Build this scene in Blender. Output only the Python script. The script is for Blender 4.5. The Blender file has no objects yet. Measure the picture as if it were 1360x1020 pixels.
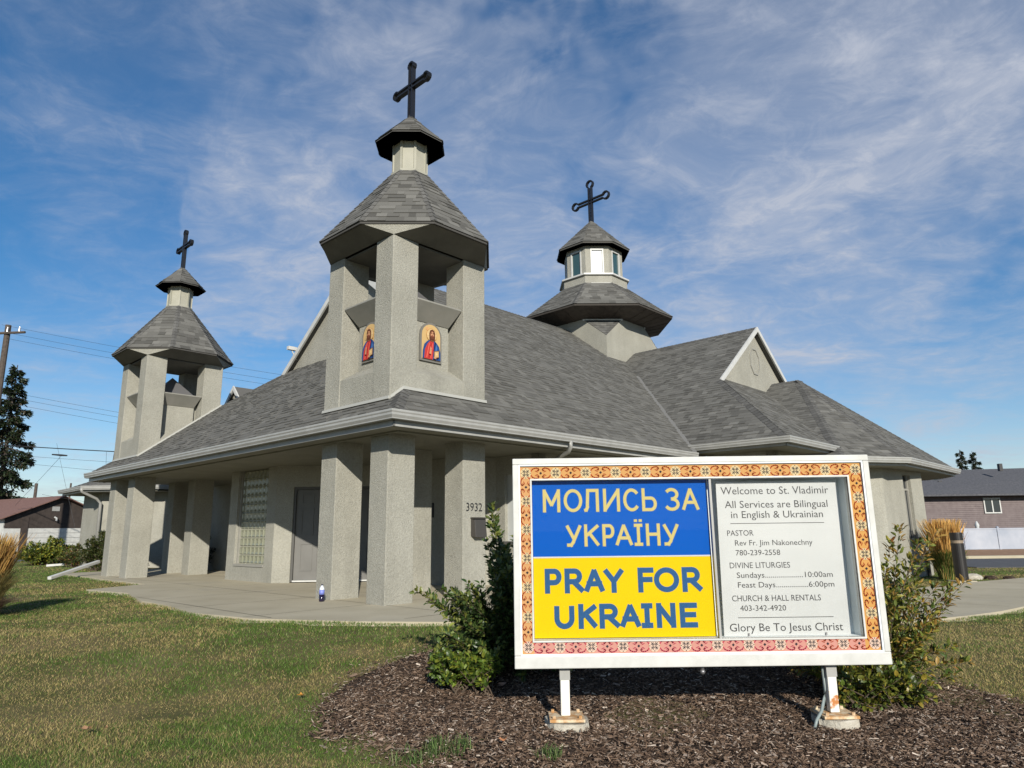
import bpy, math, random
import numpy as np
from mathutils import Vector, Matrix

random.seed(7)
RNG = np.random.default_rng(11)
SC = bpy.context.scene
COL = SC.collection

# ------------------------------------------------------------------ camera
FPX, PITCH, ROLL, YAW, ZC = 916.5, math.radians(12.07), math.radians(.706), math.radians(43.44), 1.05
cam_d = bpy.data.cameras.new('camera')
cam_d.sensor_width = 36.0
cam_d.lens = 36.0 * FPX / 1360.0
cam_d.clip_start = 0.05
cam_d.clip_end = 6000.0
cam = bpy.data.objects.new('camera', cam_d)
COL.objects.link(cam)
_r0, _u0 = Vector((1, 0, 0)), Vector((0, -math.sin(PITCH), math.cos(PITCH)))
_fw = Vector((0, math.cos(PITCH), math.sin(PITCH)))
_r = _r0 * math.cos(ROLL) - _u0 * math.sin(ROLL)
_u = _r0 * math.sin(ROLL) + _u0 * math.cos(ROLL)
cam.matrix_world = Matrix(((_r.x, _u.x, -_fw.x, 0), (_r.y, _u.y, -_fw.y, 0), (_r.z, _u.z, -_fw.z, ZC), (0, 0, 0, 1)))
SC.camera = cam

# ------------------------------------------------------------------ sun, sky, exposure
SUN_FROM = Vector((.466, -2.30, 1.0)).normalized()
SUN_EL = math.asin(SUN_FROM.z)
SUN_AZ = math.atan2(SUN_FROM.x, SUN_FROM.y)
sd = bpy.data.lights.new('sun', 'SUN')
sd.energy = 5.0
sd.angle = math.radians(.55)
sd.color = (1.0, .94, .83)
sun = bpy.data.objects.new('sun', sd)
sun.rotation_euler = (-SUN_FROM).to_track_quat('-Z', 'Y').to_euler()
COL.objects.link(sun)

world = bpy.data.worlds.new('World')
SC.world = world
world.use_nodes = True
wn, wl = world.node_tree.nodes, world.node_tree.links
wn.clear()
def N(nt, t, **kw):
    n = nt.nodes.new(t)
    for k, v in kw.items():
        if k.startswith('i_'):
            key = k[2:]
            key = int(key) if key.isdigit() else key.replace('_', ' ')
            n.inputs[key].default_value = v
        else:
            setattr(n, k, v)
    return n
wt = world.node_tree
sky = N(wt, 'ShaderNodeTexSky', sky_type='NISHITA', sun_disc=False)
sky.sun_elevation = SUN_EL
sky.sun_rotation = SUN_AZ
sky.altitude = 850
sky.air_density = 1.0
sky.dust_density = .1
sky.ozone_density = 2.0
tc = N(wt, 'ShaderNodeTexCoord')
sep = N(wt, 'ShaderNodeSeparateXYZ')
wl.new(tc.outputs['Generated'], sep.inputs[0])
# project the direction on a high cloud layer, x/z', y/z'
zz = N(wt, 'ShaderNodeMath', operation='MAXIMUM', i_1=.0)
wl.new(sep.outputs['Z'], zz.inputs[0])
za = N(wt, 'ShaderNodeMath', operation='ADD', i_1=.16)
wl.new(zz.outputs[0], za.inputs[0])
dx = N(wt, 'ShaderNodeMath', operation='DIVIDE'); dy = N(wt, 'ShaderNodeMath', operation='DIVIDE')
wl.new(sep.outputs['X'], dx.inputs[0]); wl.new(za.outputs[0], dx.inputs[1])
wl.new(sep.outputs['Y'], dy.inputs[0]); wl.new(za.outputs[0], dy.inputs[1])
cmb = N(wt, 'ShaderNodeCombineXYZ')
wl.new(dx.outputs[0], cmb.inputs[0]); wl.new(dy.outputs[0], cmb.inputs[1])
CLOUD_BANKS = ((( .450, .766, .459), 8, 27, .62), ((.230, .880, .410), 5, 20, .50), ((-.036, .832, .554), 3, 19, .42), ((.06, .72, .69), 3, 14, .42), ((-.080, .903, .423), 2, 10, .45),
               ((-.340, .765, .545), 3, 20, .22), ((.55, .80, .20), 2, 12, .30), ((-.60, .76, .26), 3, 18, .12), ((-.3, -.8, .5), 10, 40, .25), ((.8, -.3, .5), 8, 30, .35), ((-.8, -.1, .55), 6, 28, .3))
def cloud(scale, stretch, rot, detail, lo, hi, rough=.55, dist=.4, loc=(0, 0, 0)):
    mp = N(wt, 'ShaderNodeMapping')
    mp.inputs['Location'].default_value = loc
    mp.inputs['Rotation'].default_value = (0, 0, rot)
    mp.inputs['Scale'].default_value = (stretch[0], stretch[1], 1)
    wl.new(cmb.outputs[0], mp.inputs['Vector'])
    no = N(wt, 'ShaderNodeTexNoise', i_Scale=scale, i_Detail=detail, i_Roughness=rough, i_Distortion=dist)
    wl.new(mp.outputs[0], no.inputs['Vector'])
    mr = N(wt, 'ShaderNodeMapRange', interpolation_type='SMOOTHSTEP')
    mr.inputs[1].default_value = lo; mr.inputs[2].default_value = hi
    wl.new(no.outputs[0], mr.inputs[0])
    return mr.outputs[0]
big = cloud(.8, (.95, 1.05), .6, 6, .34, .70, .6, .6, loc=(1.9, .4, 0))
mid = cloud(2.0, (.85, 1.15), .75, 10, .36, .74, .64, .7, loc=(3.2, 1.2, 0))
fine = cloud(8.5, (.95, 1.12), .75, 10, .38, .72, .66, .8, loc=(.3, 5.2, 0))
def mth(op, a, b):
    n = N(wt, 'ShaderNodeMath', operation=op)
    for i, s in enumerate((a, b)):
        if isinstance(s, float): n.inputs[i].default_value = s
        else: wl.new(s, n.inputs[i])
    return n.outputs[0]
# cloud banks: a wide veil and smaller patches, each around its own direction
warp = N(wt, 'ShaderNodeTexNoise', i_Scale=2.2, i_Detail=5, i_Roughness=.6)
wl.new(tc.outputs['Generated'], warp.inputs['Vector'])
wv = N(wt, 'ShaderNodeVectorMath', operation='MULTIPLY_ADD')
wl.new(warp.outputs['Color'], wv.inputs[0]); wv.inputs[1].default_value = (.42, .42, .42); 
sub = N(wt, 'ShaderNodeVectorMath', operation='ADD'); wl.new(tc.outputs['Generated'], sub.inputs[0]); sub.inputs[1].default_value = (-.21, -.21, -.21)
wl.new(sub.outputs[0], wv.inputs[2])
bank = None
for (d, r0, r1, wgt) in CLOUD_BANKS:
    dp = N(wt, 'ShaderNodeVectorMath', operation='DOT_PRODUCT'); wl.new(wv.outputs[0], dp.inputs[0]); dp.inputs[1].default_value = d
    mr = N(wt, 'ShaderNodeMapRange', interpolation_type='SMOOTHSTEP')
    mr.inputs[1].default_value = math.cos(math.radians(r1)); mr.inputs[2].default_value = math.cos(math.radians(r0))
    mr.inputs[3].default_value = 0.0; mr.inputs[4].default_value = wgt
    wl.new(dp.outputs['Value'], mr.inputs[0])
    if bank is None: bank = mr.outputs[0]
    else:
        sm = N(wt, 'ShaderNodeMath', operation='SMOOTH_MAX'); sm.inputs[2].default_value = .22
        wl.new(bank, sm.inputs[0]); wl.new(mr.outputs[0], sm.inputs[1]); bank = sm.outputs[0]
b2 = mth('MULTIPLY', bank, mth('ADD', mth('MULTIPLY', mid, .55), .55))
f2 = mth('MULTIPLY', mth('MULTIPLY', mid, mth('ADD', mth('MULTIPLY', big, .6), .12)), .34)
f3 = mth('MULTIPLY', fine, mth('ADD', mth('MULTIPLY', mid, .26), mth('MULTIPLY', bank, .24)))
hz0 = mth('MULTIPLY', mth('POWER', mth('SUBTRACT', 1.0, zz.outputs[0]), 7.0), .55)
ff = mth('MINIMUM', mth('ADD', mth('ADD', mth('ADD', b2, f2), f3), hz0), .92)
mixc = N(wt, 'ShaderNodeMix', data_type='RGBA')
wl.new(ff, mixc.inputs[0])
hs = N(wt, 'ShaderNodeHueSaturation', i_Saturation=1.46, i_Value=1.50)
wl.new(sky.outputs[0], hs.inputs['Color'])
wl.new(hs.outputs[0], mixc.inputs[6])
mixc.inputs[7].default_value = (6.7, 7.2, 8.4, 1)
bg = N(wt, 'ShaderNodeBackground', i_Strength=.064)
wl.new(mixc.outputs[2], bg.inputs[0])
wo = N(wt, 'ShaderNodeOutputWorld')
wl.new(bg.outputs[0], wo.inputs[0])

SC.view_settings.view_transform = 'Standard'
SC.view_settings.look = 'None'
SC.view_settings.exposure = 0.26
SC.view_settings.gamma = 1.0
SC.view_settings.use_curve_mapping = False
SC.render.engine = 'CYCLES'
SC.cycles.max_bounces = 8
SC.cycles.transparent_max_bounces = 12

# ------------------------------------------------------------------ helpers
def tag(o, label=None, cat=None, group=None, kind=None):
    if label: o['label'] = label
    if cat: o['category'] = cat
    if group: o['group'] = group
    if kind: o['kind'] = kind
    return o

def empty(name, loc, rz=0.0, label=None, cat=None, group=None):
    o = bpy.data.objects.new(name, None)
    o.empty_display_size = .2
    o.location = loc
    o.rotation_euler = (0, 0, rz)
    COL.objects.link(o)
    return tag(o, label, cat, group)

class MB:
    """collects faces; off is taken from every vertex when it is built"""
    def __init__(s): s.v, s.f, s.mi, s.c = [], [], [], []
    def add(s, vs, fs, mi=0, col=None):
        b = len(s.v)
        s.v += [tuple(p) for p in vs]
        s.c += [col or (1, 1, 1)] * len(vs)
        for q in fs:
            s.f.append([b + i for i in q]); s.mi.append(mi)
        return s
    def poly(s, pts, mi=0, col=None): return s.add(pts, [list(range(len(pts)))], mi, col)
    def box(s, a, b, mi=0, col=None):
        x0, y0, z0 = a; x1, y1, z1 = b
        return s.add([(x0, y0, z0), (x1, y0, z0), (x1, y1, z0), (x0, y1, z0), (x0, y0, z1), (x1, y0, z1), (x1, y1, z1), (x0, y1, z1)],
                     [(0, 3, 2, 1), (4, 5, 6, 7), (0, 1, 5, 4), (1, 2, 6, 5), (2, 3, 7, 6), (3, 0, 4, 7)], mi, col)
    def prism(s, pts, z0, z1, mi=0, col=None):
        n = len(pts)
        vs = [(p[0], p[1], z0) for p in pts] + [(p[0], p[1], z1) for p in pts]
        fs = [list(range(n))[::-1], list(range(n, 2 * n))] + [(i, (i + 1) % n, n + (i + 1) % n, n + i) for i in range(n)]
        return s.add(vs, fs, mi, col)
    def hull2(s, A, B, mi=0, col=None):
        """closed solid between two equal-length loops"""
        n = len(A)
        fs = [list(range(n))[::-1], list(range(n, 2 * n))] + [(i, (i + 1) % n, n + (i + 1) % n, n + i) for i in range(n)]
        return s.add(list(A) + list(B), fs, mi, col)
    def slab(s, pts, d, mi=0, col=None):
        A = [Vector(p) for p in pts]
        return s.hull2([tuple(p) for p in A], [tuple(p + Vector(d)) for p in A], mi, col)
    def tube(s, pts, r, n=8, mi=0, col=None, caps=True):
        pts = [Vector(p) for p in pts]
        rs = r if isinstance(r, (list, tuple)) else [r] * len(pts)
        b = len(s.v); vs = []
        for i, p in enumerate(pts):
            t = (pts[min(i + 1, len(pts) - 1)] - pts[max(i - 1, 0)]).normalized()
            up = Vector((0, 0, 1)) if abs(t.z) < .95 else Vector((1, 0, 0))
            x = t.cross(up).normalized(); y = x.cross(t)
            for k in range(n):
                a = 2 * math.pi * k / n
                vs.append(p + (x * math.cos(a) + y * math.sin(a)) * rs[i])
        fs = []
        for i in range(len(pts) - 1):
            for k in range(n):
                fs.append((i * n + k, i * n + (k + 1) % n, (i + 1) * n + (k + 1) % n, (i + 1) * n + k))
        if caps:
            fs.append(list(range(n))[::-1]); fs.append([(len(pts) - 1) * n + k for k in range(n)])
        return s.add(vs, fs, mi, col)
    def build(s, name, mat, parent=None, off=(0, 0, 0), label=None, cat=None, group=None, kind=None, bevel=0, smooth=False):
        me = bpy.data.meshes.new(name)
        ox, oy, oz = off
        me.from_pydata([(x - ox, y - oy, z - oz) for x, y, z in s.v], [], s.f)
        mats = mat if isinstance(mat, (list, tuple)) else [mat]
        for m in mats: me.materials.append(m)
        if len(mats) > 1: me.polygons.foreach_set('material_index', s.mi)
        ca = me.color_attributes.new('Col', 'FLOAT_COLOR', 'POINT')
        arr = np.ones((len(s.v), 4), np.float32)
        if len(s.v): arr[:, :3] = np.array(s.c, np.float32)
        ca.data.foreach_set('color', arr.ravel())
        if smooth: me.polygons.foreach_set('use_smooth', [True] * len(me.polygons))
        me.update()
        bm_fix(me)
        o = bpy.data.objects.new(name, me)
        COL.objects.link(o)
        if parent: o.parent = parent
        else: o.location = off
        if bevel:
            md = o.modifiers.new('bevel', 'BEVEL'); md.width = bevel; md.segments = 2; md.limit_method = 'ANGLE'; md.angle_limit = math.radians(40)
        return tag(o, label, cat, group, kind)

import bmesh
def bm_fix(me):
    if len(me.polygons) > 6000: return
    bm = bmesh.new(); bm.from_mesh(me)
    bmesh.ops.recalc_face_normals(bm, faces=bm.faces)
    bm.to_mesh(me); bm.free()

def np_mesh(name, V, F, C, mat, parent=None, kind='stuff', label=None, cat=None, group=None, off=(0, 0, 0), smooth=False):
    """V (n,3), F (m,k) , C (n,3): one big mesh"""
    V = np.asarray(V, np.float32) - np.array(off, np.float32); F = np.asarray(F, np.int32)
    me = bpy.data.meshes.new(name)
    me.vertices.add(len(V)); me.vertices.foreach_set('co', V.ravel())
    k = F.shape[1]
    me.loops.add(F.size); me.loops.foreach_set('vertex_index', F.ravel())
    me.polygons.add(len(F)); me.polygons.foreach_set('loop_start', np.arange(0, F.size, k, dtype=np.int32))
    me.update(calc_edges=True)
    me.materials.append(mat)
    ca = me.color_attributes.new('Col', 'FLOAT_COLOR', 'POINT')
    arr = np.ones((len(V), 4), np.float32); arr[:, :3] = C
    ca.data.foreach_set('color', arr.ravel())
    me.polygons.foreach_set('use_smooth', np.full(len(F), bool(smooth)))
    o = bpy.data.objects.new(name, me)
    COL.objects.link(o)
    if parent: o.parent = parent
    else: o.location = off
    return tag(o, label, cat, group, kind)

def vnoise(x, y, s, seed=0):
    """value noise 0..1 on numpy arrays"""
    x = np.asarray(x) * s; y = np.asarray(y) * s
    xi, yi = np.floor(x).astype(np.int64), np.floor(y).astype(np.int64)
    fx, fy = x - xi, y - yi
    fx = fx * fx * (3 - 2 * fx); fy = fy * fy * (3 - 2 * fy)
    def h(a, b):
        n = (a * 374761393 + b * 668265263 + seed * 1442695041) & 0xffffffff
        n = ((n ^ (n >> 13)) * 1274126177) & 0xffffffff
        return ((n ^ (n >> 16)) & 0xffff) / 65535.0
    return (h(xi, yi) * (1 - fx) + h(xi + 1, yi) * fx) * (1 - fy) + (h(xi, yi + 1) * (1 - fx) + h(xi + 1, yi + 1) * fx) * fy

def inpoly(x, y, P):
    r = np.zeros(len(x), bool); n = len(P)
    for i in range(n):
        x1, y1 = P[i]; x2, y2 = P[(i + 1) % n]
        c = ((y1 > y) != (y2 > y))
        r ^= c & (x < (x2 - x1) * (y - y1) / ((y2 - y1) if y2 != y1 else 1e-9) + x1)
    return r

# ------------------------------------------------------------------ materials
def mat(name, base=(.5, .5, .5), rough=.7, metal=0.0, spec=.5):
    m = bpy.data.materials.new(name); m.use_nodes = True
    nt = m.node_tree; b = nt.nodes['Principled BSDF']
    b.inputs['Base Color'].default_value = (*base, 1)
    b.inputs['Roughness'].default_value = rough
    b.inputs['Metallic'].default_value = metal
    b.inputs['Specular IOR Level'].default_value = spec
    return m
def rough_up(m, a, c, scale=6, detail=6, lo=.35, hi=.65, bump=0.0, bscale=60, bdist=.004, coord='Object', extra=None, bdetail=4):
    """mixes two tones by noise and adds a fine relief"""
    nt = m.node_tree; b = nt.nodes['Principled BSDF']
    t = N(nt, 'ShaderNodeTexCoord')
    no = N(nt, 'ShaderNodeTexNoise', i_Scale=scale, i_Detail=detail, i_Roughness=.6)
    nt.links.new(t.outputs[coord], no.inputs['Vector'])
    mr = N(nt, 'ShaderNodeMapRange'); mr.inputs[1].default_value = lo; mr.inputs[2].default_value = hi
    nt.links.new(no.outputs[0], mr.inputs[0])
    mx = N(nt, 'ShaderNodeMix', data_type='RGBA')
    mx.inputs[6].default_value = (*a, 1); mx.inputs[7].default_value = (*c, 1)
    nt.links.new(mr.outputs[0], mx.inputs[0])
    out = mx.outputs[2]
    if extra:   # (colour, scale, lo, hi): rare spots
        n2 = N(nt, 'ShaderNodeTexNoise', i_Scale=extra[1], i_Detail=8, i_Roughness=.65)
        nt.links.new(t.outputs[coord], n2.inputs['Vector'])
        m2 = N(nt, 'ShaderNodeMapRange'); m2.inputs[1].default_value = extra[2]; m2.inputs[2].default_value = extra[3]
        nt.links.new(n2.outputs[0], m2.inputs[0])
        x2 = N(nt, 'ShaderNodeMix', data_type='RGBA'); x2.inputs[7].default_value = (*extra[0], 1)
        nt.links.new(out, x2.inputs[6]); nt.links.new(m2.outputs[0], x2.inputs[0]); out = x2.outputs[2]
    nt.links.new(out, b.inputs['Base Color'])
    if bump:
        n3 = N(nt, 'ShaderNodeTexNoise', i_Scale=bscale, i_Detail=bdetail, i_Roughness=.6)
        nt.links.new(t.outputs[coord], n3.inputs['Vector'])
        bp = N(nt, 'ShaderNodeBump', i_Strength=bump, i_Distance=bdist)
        nt.links.new(n3.outputs[0], bp.inputs['Height'])
        nt.links.new(bp.outputs[0], b.inputs['Normal'])
    return m
def attr_mat(name, rough=.7, spec=.3, noise=None, bump=0.0, bscale=80, translucent=0.0, coord='Object'):
    m = mat(name, rough=rough, spec=spec); nt = m.node_tree; b = nt.nodes['Principled BSDF']
    a = N(nt, 'ShaderNodeAttribute', attribute_name='Col')
    out = a.outputs['Color']
    t = N(nt, 'ShaderNodeTexCoord')
    if noise:  # (scale, min, max)
        no = N(nt, 'ShaderNodeTexNoise', i_Scale=noise[0], i_Detail=5, i_Roughness=.7)
        nt.links.new(t.outputs[coord], no.inputs['Vector'])
        mr = N(nt, 'ShaderNodeMapRange'); mr.inputs[1].default_value = .3; mr.inputs[2].default_value = .7
        mr.inputs[3].default_value = noise[1]; mr.inputs[4].default_value = noise[2]
        nt.links.new(no.outputs[0], mr.inputs[0])
        vm = N(nt, 'ShaderNodeVectorMath', operation='SCALE')
        nt.links.new(out, vm.inputs[0]); nt.links.new(mr.outputs[0], vm.inputs['Scale']); out = vm.outputs[0]
    nt.links.new(out, b.inputs['Base Color'])
    if bump:
        n3 = N(nt, 'ShaderNodeTexNoise', i_Scale=bscale, i_Detail=3)
        nt.links.new(t.outputs[coord], n3.inputs['Vector'])
        bp = N(nt, 'ShaderNodeBump', i_Strength=bump, i_Distance=.004)
        nt.links.new(n3.outputs[0], bp.inputs['Height']); nt.links.new(bp.outputs[0], b.inputs['Normal'])
    if translucent:
        tr = N(nt, 'ShaderNodeBsdfTranslucent'); ms = N(nt, 'ShaderNodeMixShader', i_0=translucent)
        nt.links.new(out, tr.inputs[0])
        nt.links.new(b.outputs[0], ms.inputs[1]); nt.links.new(tr.outputs[0], ms.inputs[2])
        nt.links.new(ms.outputs[0], nt.nodes['Material Output'].inputs[0])
    return m

M = {}
M['stucco'] = rough_up(mat('stucco', rough=.95, spec=.15), (.295, .288, .247), (.36, .351, .303), 1.3, 6, .3, .7, bump=1.0, bscale=58, bdist=.018, extra=((.25, .24, .205), 3.1, .60, .80), bdetail=6)
def streaks(m, lo=.90):
    nt = m.node_tree; b = nt.nodes['Principled BSDF']; src = b.inputs['Base Color'].links[0].from_socket
    t = N(nt, 'ShaderNodeTexCoord'); mp = N(nt, 'ShaderNodeMapping'); mp.inputs['Scale'].default_value = (1.5, 1.5, .22); nt.links.new(t.outputs['Object'], mp.inputs[0])
    no = N(nt, 'ShaderNodeTexNoise', i_Scale=1.6, i_Detail=7, i_Roughness=.65); nt.links.new(mp.outputs[0], no.inputs['Vector'])
    mr = N(nt, 'ShaderNodeMapRange'); mr.inputs[1].default_value = .40; mr.inputs[2].default_value = .68; mr.inputs[3].default_value = 1.0; mr.inputs[4].default_value = lo
    nt.links.new(no.outputs[0], mr.inputs[0]); vm = N(nt, 'ShaderNodeVectorMath', operation='SCALE'); nt.links.new(src, vm.inputs[0]); nt.links.new(mr.outputs[0], vm.inputs['Scale']); nt.links.new(vm.outputs[0], b.inputs['Base Color'])
streaks(M['stucco'])
def speckle(m, scale, lo, hi):
    nt = m.node_tree; b = nt.nodes['Principled BSDF']; src = b.inputs['Base Color'].links[0].from_socket
    t = N(nt, 'ShaderNodeTexCoord'); no = N(nt, 'ShaderNodeTexNoise', i_Scale=scale, i_Detail=5, i_Roughness=.7); nt.links.new(t.outputs['Object'], no.inputs['Vector'])
    mr = N(nt, 'ShaderNodeMapRange'); mr.inputs[1].default_value = .34; mr.inputs[2].default_value = .66; mr.inputs[3].default_value = lo; mr.inputs[4].default_value = hi
    nt.links.new(no.outputs[0], mr.inputs[0]); vm = N(nt, 'ShaderNodeVectorMath', operation='SCALE'); nt.links.new(src, vm.inputs[0]); nt.links.new(mr.outputs[0], vm.inputs['Scale']); nt.links.new(vm.outputs[0], b.inputs['Base Color'])
speckle(M['stucco'], 30, .86, 1.12)
M['shingle'] = attr_mat('asphalt_shingle', .95, .12, noise=(90, .80, 1.2))
M['gutter'] = rough_up(mat('painted_gutter', rough=.4), (.29, .29, .275), (.34, .34, .325), 4, 4)
M['trim'] = rough_up(mat('white_trim', rough=.5), (.46, .46, .44), (.53, .53, .51), 5, 4)
M['soffit'] = rough_up(mat('soffit_panel', rough=.7), (.155, .15, .118), (.185, .18, .142), 2, 4)
M['dark_soffit'] = rough_up(mat('dark_brown_soffit', rough=.7), (.035, .027, .022), (.07, .055, .045), 5, 5)
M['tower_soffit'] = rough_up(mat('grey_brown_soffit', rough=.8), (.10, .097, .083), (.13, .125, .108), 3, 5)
M['neck'] = rough_up(mat('cream_neck_panel', rough=.7), (.29, .285, .23), (.34, .33, .27), 3, 4)
M['frosted'] = mat('frosted_white_pane', (.50, .52, .53), .5)
M['langlass'] = mat('teal_window_glass', (.03, .07, .075), .08, 0, .8)
M['rusty_l'] = rough_up(mat('white_post_paint', rough=.6), (.66, .63, .55), (.72, .70, .64), 9, 5, extra=((.45, .18, .05), 8.0, .66, .70))
M['cross'] = mat('black_painted_steel', (.012, .012, .014), .35)
M['metal_cap'] = mat('grey_sheet_metal', (.26, .26, .27), .38, .6)
M['flash'] = mat('light_flashing', (.36, .36, .33), .6)
M['hood'] = rough_up(mat('taupe_hood_paint', rough=.6), (.24, .235, .205), (.28, .27, .24), 3, 3)
M['door'] = rough_up(mat('grey_door_paint', rough=.55), (.125, .122, .113), (.145, .142, .132), 2, 3)
M['door_frame'] = mat('dark_grey_door_frame', (.075, .073, .067), .5)
M['dark'] = mat('dark_interior', (.03, .03, .032), .6)
M['black'] = mat('black_lettering', (.02, .02, .022), .5)
M['mailbox'] = mat('dark_brown_mailbox', (.05, .045, .04), .4)
M['winglass'] = mat('dark_window_glass', (.02, .025, .03), .06, 0, .8)
M['block'] = mat('glass_block', (.21, .215, .155), .15, 0, .9)
M['mortar'] = mat('block_mortar', (.30, .295, .23), .8)
M['white'] = rough_up(mat('white_painted_metal', rough=.45), (.46, .46, .435), (.54, .54, .515), 7, 5)
M['rusty'] = rough_up(mat('white_paint_with_rust', rough=.6), (.70, .68, .62), (.62, .60, .54), 9, 5, extra=((.42, .16, .04), 7.0, .54, .60), bump=.3, bscale=40, bdist=.002)
M['rust'] = rough_up(mat('rusty_plate', rough=.8), (.42, .22, .08), (.62, .52, .36), 14, 6, .4, .6)
M['concrete'] = rough_up(mat('concrete', rough=.9), (.35, .31, .22), (.44, .395, .29), .9, 8, .32, .68, bump=.5, bscale=50, bdist=.004, extra=((.26, .235, .185), .45, .55, .72))
M['footing'] = rough_up(mat('rough_concrete_footing', rough=.95), (.34, .31, .25), (.46, .43, .36), 14, 6, bump=1, bscale=45, bdist=.012)
M['asphalt'] = rough_up(mat('asphalt', rough=.9), (.055, .056, .06), (.085, .085, .09), 3, 6)
M['soil'] = rough_up(mat('thatch_soil', rough=1, spec=.1), (.075, .075, .028), (.15, .12, .06), 1.2, 7, bump=.6, bscale=30, bdist=.02)
M['mulchbase'] = rough_up(mat('dark_mulch_soil', rough=1, spec=.1), (.03, .021, .016), (.075, .054, .042), 12, 8, bump=1, bscale=40, bdist=.03)
M['grass'] = attr_mat('grass_blade', .6, .25, translucent=.25)
M['chip'] = attr_mat('bark_chip', .9, .2, noise=(90, .7, 1.3))
M['leaf'] = attr_mat('leaf', .42, .5, translucent=.25)
M['twig'] = mat('twig_bark', (.09, .065, .045), .9)
M['paintcol'] = attr_mat('flat_print', .8, .12)
M['blue'] = mat('blue_print', (.0, .075, .37), .8, 0, .12)
M['yellow'] = mat('yellow_print', (.60, .42, .002), .8, 0, .12)
M['lett_y'] = mat('pale_yellow_letter', (.47, .39, .145), .8, 0, .12)
M['lett_yedge'] = mat('dark_letter_outline', (.14, .17, .16), .5)
M['lett_b'] = mat('steel_blue_letter', (.022, .080, .20), .8, 0, .12)
M['paper'] = rough_up(mat('notice_paper', rough=.55), (.41, .425, .42), (.45, .465, .46), 2, 3)
M['boxin'] = mat('pale_blue_grey_enamel', (.74, .80, .82), .6)
M['brick_brown'] = rough_up(mat('dark_brown_cladding', rough=.85), (.032, .024, .02), (.05, .038, .032), 4, 4)
M['redroof'] = rough_up(mat('red_brown_shingle', rough=.9), (.14, .075, .06), (.20, .11, .09), 12, 6)
M['siding'] = rough_up(mat('mauve_brown_siding', rough=.8), (.125, .098, .098), (.16, .13, .128), 3, 5)
M['houseroof'] = rough_up(mat('charcoal_roof', rough=.95), (.055, .057, .065), (.10, .10, .11), 9, 8, bump=.5, bscale=12, bdist=.03)
M['pole'] = rough_up(mat('weathered_pole', rough=.9), (.055, .043, .036), (.09, .072, .06), 9, 4)
M['wire'] = mat('black_wire', (.02, .02, .022), .5)
M['bollard'] = mat('dark_bronze_paint', (.014, .012, .011), .4)
M['bollard_band'] = mat('frosted_lens', (.22, .17, .12), .4)
def glass_mat(name, refl=.9):
    m = bpy.data.materials.new(name); m.use_nodes = True; nt = m.node_tree; nt.nodes.clear()
    o = N(nt, 'ShaderNodeOutputMaterial'); tr = N(nt, 'ShaderNodeBsdfTransparent'); gl = N(nt, 'ShaderNodeBsdfGlossy', i_Roughness=.02)
    tr.inputs[0].default_value = (.985, .985, .985, 1)
    fr = N(nt, 'ShaderNodeFresnel', i_IOR=1.22); ms = N(nt, 'ShaderNodeMixShader')
    nt.links.new(fr.outputs[0], ms.inputs[0]); nt.links.new(tr.outputs[0], ms.inputs[1]); nt.links.new(gl.outputs[0], ms.inputs[2])
    nt.links.new(ms.outputs[0], o.inputs[0]); return m
M['glass'] = glass_mat('clear_glass')

# ------------------------------------------------------------------ ground shape
def sstep(t):
    t = np.clip(t, 0, 1); return t * t * (3 - 2 * t)
def gz(x, y):
    x = np.asarray(x, float); y = np.asarray(y, float)
    plate = -.03 - .22 * sstep((x - .8) / 6.0)
    plate = plate - .12 * sstep((y - 20) / 20.0) * sstep((x - 4) / 6)
    near = -.29 - .06 * sstep((4.2 - y) / 6.0)
    h = plate + (near - plate) * sstep((8.5 - y) / 3.1)
    return h
def gzs(x, y): return float(gz(x, y))

PATIO = [(-13.4, 21.0), (-8.25, 16.0), (-8.7, 14.55), (-7.3, 13.55), (-6.2, 11.95), (-5.3, 11.05), (-4.45, 10.0), (-3.35, 9.25), (-1.9, 8.82), (-.75, 8.66), (.6, 8.60), (2.4, 8.75), (4.2, 9.35),
         (6.0, 10.15), (7.35, 10.95), (9.0, 12.2), (13.4, 15.6), (20, 20.5), (19.0, 22.4), (12.9, 17.9), (9.4, 15.9), (7.2, 14.0), (5.0, 12.5), (3.0, 12.6), (2.0, 16.0), (-3, 24), (-9, 27.5)]
MULCH = [(-1.50, 5.62), (-1.55, 6.0), (-1.45, 6.45), (-1.22, 6.9), (-.95, 7.25), (-.5, 7.55), (.2, 7.75), (1.4, 7.85), (2.5, 7.6), (3.3, 7.0), (3.7, 6.2), (3.95, 5.3), (4.0, 4.2), (3.5, 3.2),
         (2.0, 2.7), (.3, 2.9), (-.45, 3.6), (-.62, 4.25), (-.82, 4.62), (-1.18, 4.82), (-1.33, 5.1)]

def make_ground():
    # one sheet: fine near the camera, out to the horizon
    xs = np.concatenate([[-3000, -800, -250, -120], np.arange(-60, -16, 4), np.arange(-16, 24, .5), np.arange(24, 70, 4), [120, 250, 800, 3000]])
    ys = np.concatenate([[-3000, -600, -100, -30, -10], np.arange(-4, 24, .5), np.arange(24, 70, 3), [100, 200, 600, 3000]])
    X, Y = np.meshgrid(xs, ys)
    Z = gz(X, Y) + (vnoise(X, Y, .9, 3) - .5) * .035 * (np.hypot(X, Y) < 60)
    P = inpoly(X.ravel(), Y.ravel(), PATIO).reshape(X.shape)
    Z = np.where(P, Z - .05, Z)
    V = np.stack([X, Y, Z], -1).reshape(-1, 3); nx = len(xs)
    i = np.arange(len(ys) - 1)[:, None] * nx + np.arange(nx - 1)[None]
    F = np.stack([i, i + 1, i + 1 + nx, i + nx], -1).reshape(-1, 4)
    np_mesh('ground', V, F, np.ones((len(V), 3)), M['soil'], kind='structure', smooth=True)

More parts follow.
